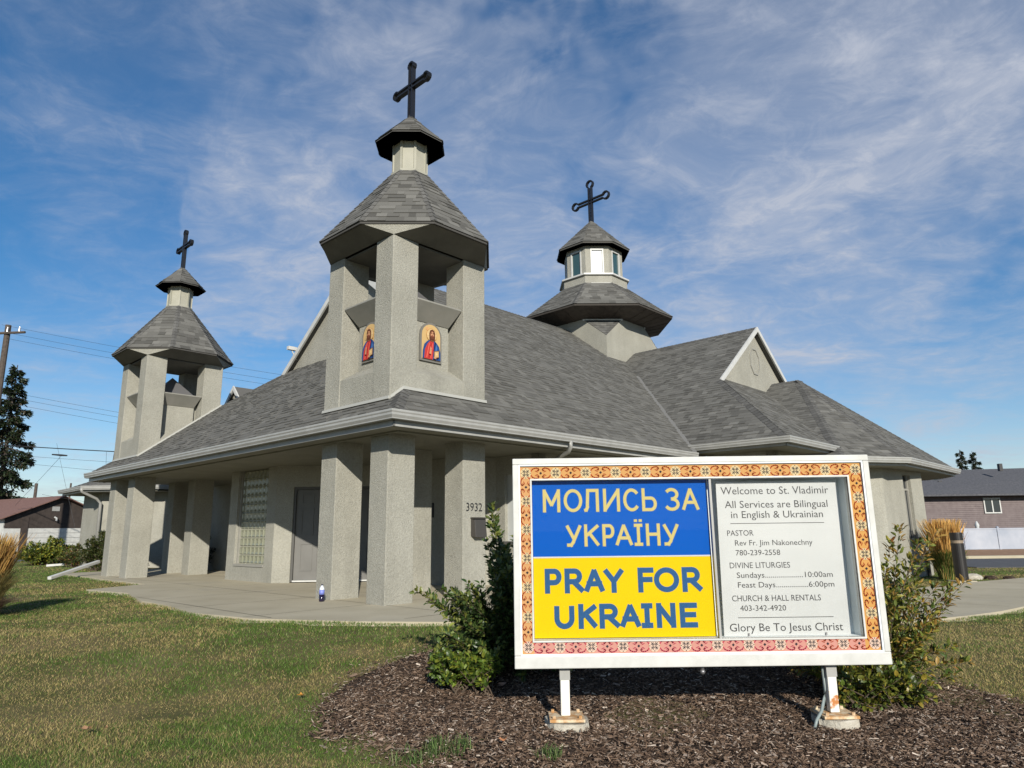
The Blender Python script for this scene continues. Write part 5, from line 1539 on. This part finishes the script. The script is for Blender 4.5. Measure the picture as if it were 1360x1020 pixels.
# bottle on the patio
bt = empty('bottle', (-3.06, 11.40, .005), 0, 'clear plastic bottle of dark blue drink standing on the patio before the left column', 'bottle')
def lathe(prof, c, n=20):
    m = MB(); vs = []; 
    for r, z in prof: vs += [(c[0] + r * math.cos(2 * math.pi * k / n), c[1] + r * math.sin(2 * math.pi * k / n), c[2] + z) for k in range(n)]
    L = len(prof)
    m.add(vs, [(i * n + k, i * n + (k + 1) % n, (i + 1) * n + (k + 1) % n, (i + 1) * n + k) for i in range(L - 1) for k in range(n)] + [list(range(n)), [(L - 1) * n + k for k in range(n)]]); return m
bc = (-3.06, 11.40, .005)
lathe([(.036, 0), (.041, .008), (.041, .105)], bc).build('drink', mat('dark_drink', (.012, .008, .03), .15, 0, .7), bt, bc, smooth=True)
lathe([(.042, .105), (.042, .175)], bc).build('wrapper', mat('blue_white_wrapper', (.16, .20, .55), .4), bt, bc, smooth=True)
lathe([(.041, .175), (.040, .19), (.030, .215), (.017, .235), (.015, .245)], bc).build('shoulder', mat('clear_plastic', (.6, .65, .72), .1, 0, .8), bt, bc, smooth=True)
lathe([(.017, .245), (.017, .265)], bc).build('bottle_cap', mat('dark_cap', (.05, .05, .07), .4), bt, bc, smooth=True)

# bollard light
bx_, by_ = 10.62, 17.0; gb = gzs(bx_, by_)
bo = empty('bollard_light', (bx_, by_, gb), 0, 'dark bronze cylindrical bollard light with pale band beside the walkway', 'bollard')
bc = (bx_, by_, gb)
lathe([(.138, .03), (.138, .90)], bc, 24).build('shaft', M['bollard'], bo, bc, smooth=False)
lathe([(.13, .90), (.13, .97)], bc, 24).build('lens', M['bollard_band'], bo, bc)
lathe([(.138, .97), (.138, 1.13), (.13, 1.15)], bc, 24).build('bollard_head', M['bollard'], bo, bc)
q = MB(); q.box((bx_ - .22, by_ - .22, gb - .1), (bx_ + .22, by_ + .22, gb + .04)); q.build('footing', M['concrete'], bo, bc, bevel=.015)
rk = []
for i, (x, y, s) in enumerate(((11.35, 17.8, .20), (11.75, 17.7, .13), (12.15, 17.6, .12))):
    R = random.Random(i); bm = bmesh.new(); bmesh.ops.create_icosphere(bm, subdivisions=2, radius=s)
    for v in bm.verts: v.co = Vector((v.co.x * 1.3, v.co.y, v.co.z * .55)) * R.uniform(.86, 1.1)
    me = bpy.data.meshes.new('rock'); bm.to_mesh(me); bm.free(); me.materials.append(M['footing'] if i == 0 else M['mulchbase'])
    o = bpy.data.objects.new('rock', me); o.location = (x, y, gzs(x, y) + s * .2); COL.objects.link(o)
    tag(o, ['largest pale flat rock in the grass behind the bollard', 'small dark rock in the grass right of the pale flat rock', 'dark flat rock in the grass farthest right of the pale rock'][i], 'rock', 'rocks in the grass by the bollard')

# ------------------------------------------------------------------ far left: garages, spruce, poles and wires
def garage(loc, rot, w, d, hw, hr, label, wallm, doorw=None, windowsill=False):
    g = empty('garage', loc, rot, label, 'garage')
    m = MB(); m.box((-w / 2, 0, -.2), (w / 2, d, hw)); m.build('wall', wallm, g)
    gg = MB(); gg.hull2([(-w / 2, -.02, hw - .55), (w / 2, -.02, hw - .55), (w / 2, -.02, hw), (0, -.02, hr), (-w / 2, -.02, hw)], [(-w / 2, .10, hw - .55), (w / 2, .10, hw - .55), (w / 2, .10, hw), (0, .10, hr), (-w / 2, .10, hw)])
    gg.build('gable', M['brick_brown'], g)
    ov = .35; sl = (hr - hw) / (w / 2)
    for s in (-1, 1):
        r = MB(); r.slab([(0, -ov, hr + .06), (s * (w / 2 + ov), -ov, hw - ov * sl + .06), (s * (w / 2 + ov), d + ov, hw - ov * sl + .06), (0, d + ov, hr + .06)], (0, 0, .06), col=(1, 1, 1))
        r.build('roof_panel', M['redroof'], g)
    return g
GA = (-26.0, 40.5)
g1 = garage((-25.9, 40.0, -.05), math.radians(61), 5.5, 8.0, 2.15, 3.3, 'white garage with brown gable and reddish roof beyond the lawn', M['white'])
for k in range(6):
    p = MB(); p.box((-1.55, -.07, .02 + k * .265), (1.55, -.03, .27 + k * .265)); p.build('door_panel', M['white'], g1)
for y_ in (1.0, 3.2, 5.4):
    p = MB(); p.box((-2.80, y_, -.1), (-2.74, y_ + .35, 2.14)); p.build('post', M['brick_brown'], g1)
p = MB(); p.box((-1.95, -.05, -.1), (-1.6, -.015, 2.2)); p.build('post', M['brick_brown'], g1)
p = MB(); p.box((-.45, -.045, 2.55), (-.05, -.02, 2.8)); p.build('gable_vent', M['gutter'], g1)
p = MB(); p.tube([(-.25, -.02, 2.2), (-.25, -.2, 2.15), (-.25, -.22, 2.0)], .05); p.build('lamp', M['paper'], g1)
g2 = garage((-38.4, 48.5, -.05), math.radians(61), 9.0, 8.0, 2.9, 5.2, 'larger brown-gabled garage behind the white one at the left edge', M['white'])

def spruce(x, y, h, r, label, seed, n=90, trunk=.22, col=((.018, .030, .012), (.030, .045, .018), (.05, .04, .025))):
    R = random.Random(seed); e = empty('spruce_tree', (x, y, -.05), 0, label, 'tree')
    t = MB(); t.tube([(x, y, -.1), (x, y, h * .5), (x, y, h)], [trunk, trunk * .6, .02], 8); t.build('trunk', M['pole'], e, (x, y, -.05))
    V, F, C = [], [], []
    br = MB()
    Ps, Ds = [], []
    for k in range(n):
        f = (k + .5) / n; z = h * (.10 + .89 * f); L = r * (1 - f) ** .75 * R.uniform(.62, 1.12) + .15
        a = k * 2.4 + R.uniform(-.5, .5)
        dx_, dy_ = math.cos(a), math.sin(a); tip = (x + dx_ * L, y + dy_ * L, z - L * R.uniform(.08, .30))
        br.tube([(x, y, z), (x + dx_ * L * .6, y + dy_ * L * .6, z - L * .16), tip], [.045, .03, .01], 4, caps=False)
        m = int(60 + 150 * L)
        tt = RNG.random(m) ** .7
        base = np.array([x, y, z]); T = np.array(tip)
        P = base + (T - base) * tt[:, None] + np.stack([-dy_ * np.ones(m), dx_ * np.ones(m), np.zeros(m)], 1) * (RNG.normal(size=m) * .16 * L * (1.1 - tt) + RNG.normal(size=m) * .08)[:, None]
        P[:, 2] -= RNG.random(m) * .35
        D = np.stack([dx_ * np.ones(m), dy_ * np.ones(m), -.25 * np.ones(m)], 1) + RNG.normal(size=(m, 3)) * .5
        Ps.append(P); Ds.append(D)
    br.build('branches', M['pole'], e, (x, y, -.05), kind='stuff')
    P, D = np.concatenate(Ps), np.concatenate(Ds)
    leaves_mesh('crown', P, D, .26 * RNG.uniform(.6, 1.3, len(P)), pick_cols(len(P), col, (4, 3, 1.2)), e, (x, y, -.05), width=.35)
spruce(-33.2, 45, 12.4, 2.7, 'tall dark spruce rising behind the garages at the left edge', 3, 68)
for i, (x, y, h, lb) in enumerate(((55.0, 85.0, 10.3, 'left one of two small conifer tops behind the charcoal roof'), (57.2, 86.0, 10.2, 'right one of two small conifer tops behind the charcoal roof'))):
    spruce(x, y, h, 2.0, lb, 20 + i, 40)

def pole(x, y, z1, r, label, arm=None, arms=None):
    e = empty('utility_pole', (x, y, -.1), 0, label, 'utility pole')
    m = MB(); m.tube([(x, y, -.3), (x, y, z1)], [r, r * .75], 10); m.build('shaft', M['pole'], e, (x, y, -.1))
    for (x0, z0, x1, z1_) in arms or ():
        a = MB(); a.tube([(x0, y - .15, z0), (x1, y - .15, z1_)], .06, 6); a.build('crossarm', M['pole'], e, (x, y, -.1))
        for k in range(3):
            t = (k + .5) / 3; i_ = MB(); px, pz = x0 + (x1 - x0) * t, z0 + (z1_ - z0) * t
            i_.tube([(px, y - .15, pz + .05), (px, y - .15, pz + .28)], [.05, .03], 8); i_.build('insulator', M['metal_cap'], e, (x, y, -.1))
    return e
pole(-23.95, 31.5, 10.95, .17, 'near wooden utility pole with crossarm cut by the left edge', arms=[(-24.7, 10.5, -23.0, 10.55)])
pole(-30.2, 44, 4.4, .12, 'short distant pole right of the spruce above the garage roof')
pole(-38.2, 60, 5.6, .10, 'thin farther pole between the garage roof and the church')
def wire(pts, r, label):
    a, b = Vector(pts[0]), Vector(pts[-1]); L = []
    sag = pts[1] if len(pts) == 3 else .3
    for k in range(17):
        t = k / 16; p = a.lerp(b, t); p.z -= 4 * sag * t * (1 - t); L.append(tuple(p))
    m = MB(); m.tube(L, r, 5); m.build('power_line', M['wire'], None, tuple(a), label, 'power line', 'overhead power lines on the left')
wire([(-24.2, 31.4, 10.95), .25, (-1.6, 33.0, 7.25)], .006, 'topmost thin power line running from the near pole')
wire([(-24.1, 31.4, 10.60), .25, (-1.6, 33.0, 6.95)], .006, 'second thin power line below the topmost one')
wire([(-24.0, 31.4, 10.30), .25, (-1.6, 33.0, 6.70)], .006, 'third thin power line of the upper set')
wire([(-26.0, 31.8, 8.25), .25, (-1.6, 33.0, 4.1)], .006, 'uppermost of the three middle power lines beside the spruce')
wire([(-26.0, 31.8, 8.0), .22, (-1.6, 33.0, 3.85)], .006, 'central one of the three middle power lines beside the spruce')
wire([(-26.0, 31.8, 7.72), .25, (-1.6, 33.0, 3.6)], .006, 'lowest of the three middle power lines beside the spruce')
wire([(-26.0, 32.0, 5.45), .15, (-1.6, 32.0, 4.1)],   .022, 'thick bundled cable low beside the spruce')
wire([(-26.0, 32.0, 5.05), .15, (-1.6, 32.0, 3.4)], .006, 'thin wire just under the thick bundled cable')
wire([(-26.0, 32.0, 4.80), .15, (-1.6, 32.0, 2.5)], .006, 'lowest wire of the low set near the garage')
sp = MB(); sp.tube([(-21.35, 31.9, 4.80), (-20.9, 31.9, 4.76), (-20.65, 31.9, 4.74)], [.03, .045, .03], 8); sp.build('cable_splice', M['wire'], None, (-21.35, 31.9, 4.8), 'black splice case hanging on the low wires', 'cable splice')
wire([(-20.9, 31.9, 4.75), .02, (-24.6, 34.5, 2.6)], .007, 'slanting service wire dropping to the garage from the splice')
wire([(-18.9, 32, 4.9), .02, (-21.0, 36.0, 1.8)], .006, 'faint guy wire slanting down left of the church')
wire([(-22.6, 34, 5.6), .03, (-21.2, 34, 1.5)], .006, 'thin stay wire falling from the low wires toward the garage ridge')
wire([(-23.0, 34, 3.1), .05, (-19.0, 34, 2.5)], .006, 'thin nearly level wire just above the garage roofs')
an = MB(); an.tube([(-19.0, 32.4, 1.2), (-18.75, 32.4, 5.0)], .02, 6); an.build('antenna_mast', M['pole'], None, (-19, 32.4, 1.2), 'thin antenna mast standing beyond the church corner', 'antenna mast')

# ------------------------------------------------------------------ far right: house, fence
HX, HY = 29.0, 50.0; hz = -.4
hs = empty('house', (40.0, 54.0, hz), 0, 'mauve-brown sided house with charcoal roof behind the white fence', 'house')
ho = (40.0, 54.0, hz)
h = MB(); h.box((27.6, 50.05, hz - .2), (56.0, 60.0, 3.25)); h.build('wall', M['siding'], hs, ho)
nbd = 26
bd = None
for k in range(nbd):
    z0 = hz + .1 + k * .135
    if z0 > 3.1: break
    m = MB(); m.hull2([(27.6, 50.045, z0), (27.6, 50.0, z0), (27.6, 50.035, z0 + .13), (27.6, 50.045, z0 + .13)], [(56.0, 50.045, z0), (56.0, 50.0, z0), (56.0, 50.035, z0 + .13), (56.0, 50.045, z0 + .13)])
    m.build('siding_board', M['siding'], hs, ho)
r = MB()
ridz = 5.35
r.hull2([(26.6, 49.2, 3.12), (57, 49.2, 3.12), (57, 61, 3.12), (26.6, 61, 3.12)], [(26.6, 49.2, 3.24), (57, 49.2, 3.24), (57, 61, 3.24), (26.6, 61, 3.24)])
r.add([(26.6, 49.2, 3.242), (57, 49.2, 3.242), (57, 61, 3.242), (26.6, 61, 3.242), (31.8, 55, ridz), (51, 55, ridz + .3)], [(0, 1, 5, 4), (1, 2, 5), (2, 3, 4, 5), (3, 0, 4)])
r.build('roof', M['houseroof'], hs, ho)
for x, z in ((31.9, 4.28), (36.6, 5.5)):
    v = MB(); v.box((x - .12, 52.0, z - .45), (x + .12, 52.25, z + .1)); v.build('roof_vent', M['dark'], hs, ho)
w = MB()
for x0, x1, z0, z1 in ((33.5, 34.7, 2.92, 3.0), (33.5, 34.7, 1.9, 1.98), (33.5, 33.58, 1.98, 2.92), (34.06, 34.14, 1.98, 2.92), (34.62, 34.7, 1.98, 2.92)): w.box((x0, 49.93, z0), (x1, 50.0, z1))
wo2 = w.build('window', M['trim'], hs, ho)
for x0 in (33.58, 34.14):
    p = MB(); p.box((x0, 49.96, 1.98), (x0 + .48, 49.985, 2.92)); p.build('pane', M['winglass'], wo2, ho)
fe = empty('fence', (40, 42.4, -.4), 0, 'long white vinyl panel fence in front of the brown house', 'fence')
fo_ = (40, 42.4, -.4)
zf = gzs(35, 42.4)
M['vinyl'] = rough_up(mat('white_vinyl', rough=.5), (.27, .30, .36), (.37, .39, .44), .6, 4)
for k in range(13):
    x = 22.9 + k * 2.04
    p = MB(); p.box((x - .06, 42.34, zf - .2), (x + .06, 42.46, .96)); p.add([(x - .075, 42.325, .96), (x + .075, 42.325, .96), (x + .075, 42.475, .96), (x - .075, 42.475, .96), (x, 42.4, 1.03)], [(0, 1, 4), (1, 2, 4), (2, 3, 4), (3, 0, 4), (3, 2, 1, 0)]); p.build('post', M['vinyl'], fe, fo_)
    if k < 12:
        q = MB(); q.box((x + .065, 42.385, zf + .10), (x + 1.975, 42.415, .84)); q.build('panel', M['vinyl'], fe, fo_)
        for z in (zf + .04, .82):
            q = MB(); q.box((x + .065, 42.365, z), (x + 1.975, 42.435, z + .09)); q.build('rail', M['vinyl'], fe, fo_)
# added white shapes standing in for sunlit patches behind the fence
for i, (x, lb) in enumerate(((30.2, 'white garden ornament showing above the fence, nearest the church'), (33.6, 'white garden ornament above the fence below the house window'))):
    o_ = (x, 46.0, -.4)
    lathe([(.22, 0), (.10, .2), (.08, 1.0), (.16, 1.1), (.10, 1.35), (.14, 1.5), (.03, 1.75)], (x, 46.0, -.4), 10).build('sunlit_patch_stand_in', M['paper'], None, o_, lb, 'garden ornament', 'ornaments behind the fence', smooth=True)

# ------------------------------------------------------------------ lawn and mulch
def lawn():
    n = 600000
    ly = np.exp(RNG.uniform(math.log(3.7), math.log(34.0), n)); x = ly * RNG.uniform(-.9, .9, n); y = ly
    keep = ~inpoly(x, y, PATIO)
    jx, jy = x + RNG.normal(size=n) * .07 + (vnoise(x, y, 4, 9) - .5) * .34, y + RNG.normal(size=n) * .07 + (vnoise(x, y, 4, 10) - .5) * .34
    keep &= ~inpoly(jx, jy, MULCH)
    u, v = x * sY + y * cY, -x * cY + y * sY
    keep &= ~((u > 6.2) & (v > 9.1) & (u < 31) & (v < 22.5)) & ~((u > 7.6) & (v > 22.4) & (v < 30.2) & (u < 31)) & ~((u > 15.7) & (v > 5.3) & (u < 27)) 
    keep &= ~((x > 14.5) & (y > 22.4))
    # bare thin patches
    bare = ((x + 2.62 + (vnoise(x, y, 6, 4) - .5) * .2) / .30) ** 2 + ((y - 5.62 + (vnoise(x, y, 7, 5) - .5) * .1) / .11) ** 2
    keep &= ~((bare < 1.0) & (RNG.random(n) < .75))
    x, y = x[keep], y[keep]; n = len(x)
    d = vnoise(x, y, .55, 1) * .5 + vnoise(x, y, 1.4, 2) * .3 + vnoise(x, y, 4.5, 3) * .2
    # dry zones: mid lawn on the left, a worn line running towards the mulch, edge along the bed
    dry = np.exp(-(((x + 4.1) / 2.6) ** 2 + ((y - 7.7 - (x + 4.1) * -.12) / .85) ** 2)) * .50
    line_y = 5.75 + (x + 2.9) * .62
    dry += np.exp(-((y - line_y) / .17) ** 2) * .38 * (x > -2.9) * (x < -.9)
    dry += np.exp(-(((x + 1.6) / .9) ** 2 + ((y - 7.4) / .35) ** 2)) * .30
    dry += np.exp(-(((x + 2.9) / 1.6) ** 2 + ((y - 5.1) / .6) ** 2)) * .12
    dry -= np.exp(-(((y - 8.6 + (x + 1.5) * .45) / .75) ** 2)) * .48 * (x < 1)
    dry -= (y > 11) * .22 * (x < 0)
    dry -= np.exp(-(((x + 1.15) / .55) ** 2 + ((y - 4.9) / .6) ** 2)) * .28
    s = np.clip((d - .41) / .20 + dry * 1.7, 0, 1)
    green = np.array([.082, .140, .020]); green2 = np.array([.060, .118, .018]); olive = np.array([.16, .16, .045]); straw = np.array([.37, .29, .125]); pale = np.array([.22, .24, .09])
    r = RNG.random(n)[:, None]; s_ = s[:, None]
    C = np.where(r < .5, green, green2)
    C = np.where(r > .86, pale, C)
    r2 = RNG.random(n)[:, None]
    C = np.where(r2 < s_ * .62, olive, C)
    r3 = RNG.random(n)[:, None]
    C = np.where(r3 < .06 + s_ * .58, straw * RNG.uniform(.6, 1.1, (n, 1)), C)
    C = np.clip(C * 1.15 * (1 + RNG.normal(size=(n, 1)) * .18), .01, 1)
    base = gz(x, y) + (vnoise(x, y, .9, 3) - .5) * .035
    H_ = (.020 + .017 * RNG.random(n)) * (1 - .25 * s) * (1 + .25 * (vnoise(x, y, 2.2, 8) - .5) * 2)
    a = RNG.random(n) * 2 * np.pi; L = H_ * RNG.uniform(.3, 1.5, n)
    w = (.0026 * (y / 4.6) ** .85) * RNG.uniform(.7, 1.4, n)
    ca, sa = np.cos(a), np.sin(a)
    P = np.stack([x, y, base - .004], 1)
    fa = RNG.normal(size=n) * .8       # blades turned roughly broadside at random
    S = np.stack([np.cos(fa), np.sin(fa), np.zeros(n)], 1) * w[:, None] / 2
    mid = P + np.stack([ca * L * .35, sa * L * .35, H_ * .62], 1)
    tip = P + np.stack([ca * L, sa * L, H_], 1)
    V = np.stack([P - S, P + S, mid + S * .85, tip, mid - S * .85], 1).reshape(-1, 3)
    i = np.arange(n)[:, None, None] * 5
    F = (i + np.array([[0, 1, 2], [0, 2, 4], [4, 2, 3]])[None]).reshape(-1, 3)
    Cc = np.repeat(C, 5, 0)
    shade = np.tile(np.array([.85, .85, 1, 1.05, 1]), n)[:, None]
    np_mesh('lawn', V, F, Cc, M['grass'], None, 'stuff', 'short patchy autumn lawn with straw-coloured dry areas', 'grass')
lawn()
def chips():
    n = 78000
    x = RNG.uniform(-1.7, 4.1, n * 3); y = 2.6 + 5.4 * RNG.random(n * 3) ** 1.15
    k = inpoly(x + RNG.normal(size=n * 3) * .10 + (vnoise(x, y, 4, 9) - .5) * .2, y + RNG.normal(size=n * 3) * .10, MULCH); x, y = x[k][:n], y[k][:n]; n = len(x)
    L = RNG.gamma(2.6, .0062, n) + .006; Wd = L * RNG.uniform(.18, .5, n); T = RNG.uniform(.001, .004, n)
    z = gz(x, y) + .014 + (vnoise(x, y, 3, 12) - .3) * .03 + RNG.random(n) * .012 - .012 * (RNG.random(n) < .0)
    a = RNG.random(n) * 2 * np.pi; el = RNG.normal(size=n) * .28; ro = RNG.normal(size=n) * .45
    D = np.stack([np.cos(a) * np.cos(el), np.sin(a) * np.cos(el), np.sin(el)], 1)
    S = np.stack([-np.sin(a) * np.cos(ro), np.cos(a) * np.cos(ro), np.sin(ro)], 1)
    U = np.cross(D, S)
    P = np.stack([x, y, z], 1)
    l, w, t = (L / 2)[:, None], (Wd / 2)[:, None], (T / 2)[:, None]
    k1, k2 = RNG.uniform(.3, 1, (n, 1)), RNG.uniform(.3, 1, (n, 1))
    V = np.stack([P - D * l - S * w * k1 - U * t, P - D * l + S * w * k1 - U * t, P + D * l + S * w * k2 - U * t, P + D * l - S * w * k2 - U * t,
                  P - D * l - S * w * k1 + U * t, P - D * l + S * w * k1 + U * t, P + D * l + S * w * k2 + U * t, P + D * l - S * w * k2 + U * t], 1).reshape(-1, 3)
    f = np.array([[4, 5, 6, 7], [0, 1, 5, 4], [1, 2, 6, 5], [2, 3, 7, 6], [3, 0, 4, 7]])
    F = (np.arange(n)[:, None, None] * 8 + f[None]).reshape(-1, 4)
    dk = pick_cols(n, [(.060, .038, .026), (.115, .075, .050), (.185, .128, .090), (.28, .22, .175), (.46, .39, .32)], (3.5, 5, 4.0, 1.8, .5), .2)
    np_mesh('bark_mulch', V, F, np.repeat(dk, 8, 0), M['chip'], None, 'stuff', 'dark shredded bark mulch spread in the planting bed', 'mulch')
chips()
def tuft(x, y, n, r, h, label):
    a = RNG.random(n) * 2 * np.pi; rr = np.sqrt(RNG.random(n)) * r
    X, Y = x + np.cos(a) * rr, y + np.sin(a) * rr; Z = gz(X, Y) + .02
    Hh = h * RNG.uniform(.4, 1.1, n); b = RNG.random(n) * 2 * np.pi; L = Hh * RNG.uniform(.3, 1.6, n)
    P = np.stack([X, Y, Z], 1); S = np.stack([np.cos(b + 1.57), np.sin(b + 1.57), np.zeros(n)], 1) * .0024
    mid = P + np.stack([np.cos(b) * L * .4, np.sin(b) * L * .4, Hh * .7], 1); tip = P + np.stack([np.cos(b) * L, np.sin(b) * L, Hh * .85], 1)
    V = np.stack([P - S, P + S, mid + S, tip, mid - S], 1).reshape(-1, 3)
    F = (np.arange(n)[:, None, None] * 5 + np.array([[0, 1, 2], [0, 2, 4], [4, 2, 3]])[None]).reshape(-1, 3)
    C = np.repeat(pick_cols(n, [(.07, .12, .03), (.11, .17, .05), (.18, .20, .09)], (3, 2, 1)), 5, 0)
    np_mesh('grass_tuft', V, F, C, M['grass'], None, None, label, 'grass tuft', 'grass tufts in the mulch', off=(x, y, gzs(x, y)))
tuft(-.42, 4.62, 150, .15, .10, 'larger grass tuft sprouting at the front edge of the mulch bed')
tuft(-.62, 4.45, 110, .13, .08, 'grass tuft at the lower left corner of the mulch bed')
tuft(.20, 4.50, 60, .08, .08, 'tiny grass tuft in the mulch at the bottom of the picture')
# dry leaves
def dry_leaf(x, y, s, col, label, cat='fallen leaf', rot=0):
    z = gzs(x, y) + (.05 if not inpoly(np.array([x]), np.array([y]), PATIO)[0] else .04)
    m = MB(); R = random.Random(int(x * 1000)); n = 9; ring = []
    for k in range(n):
        a = 2 * math.pi * k / n; r = s * (1.0 if k % 2 else .62) * R.uniform(.8, 1.15)
        ring.append((x + r * math.cos(a + rot) * 1.25, y + r * math.sin(a + rot), z + R.uniform(-.004, .018) + s * .2 * abs(math.cos(a))))
    m.add(ring + [(x, y, z)], [(k, (k + 1) % n, n) for k in range(n)], col=col)
    m.build('fallen_leaf', M['leaf'], None, (x, y, z), label, cat, 'fallen leaves')
dry_leaf(-1.72, 5.95, .035, (.75, .36, .07), 'orange fallen leaf on the grass by the left end of the mulch')
dry_leaf(-2.95, 5.10, .035, (.42, .24, .13), 'pale brown leaf on the lawn near the left bottom corner')
dry_leaf(-2.82, 5.14, .022, (.50, .30, .16), 'small curled leaf beside the pale brown leaf on the lawn')
dry_leaf(-1.32, 4.62, .020, (.40, .22, .12), 'small brown leaf on the grass below the mulch edge')
dry_leaf(-1.95, 4.47, .028, (.38, .26, .14), 'tan leaf at the bottom of the lawn')
dry_leaf(-.08, 4.72, .024, (.45, .20, .09), 'reddish leaf lying on the dark mulch')
dry_leaf(-.12, 6.15, .040, (.45, .28, .20), 'curled pinkish dead leaf under the tall shrub')
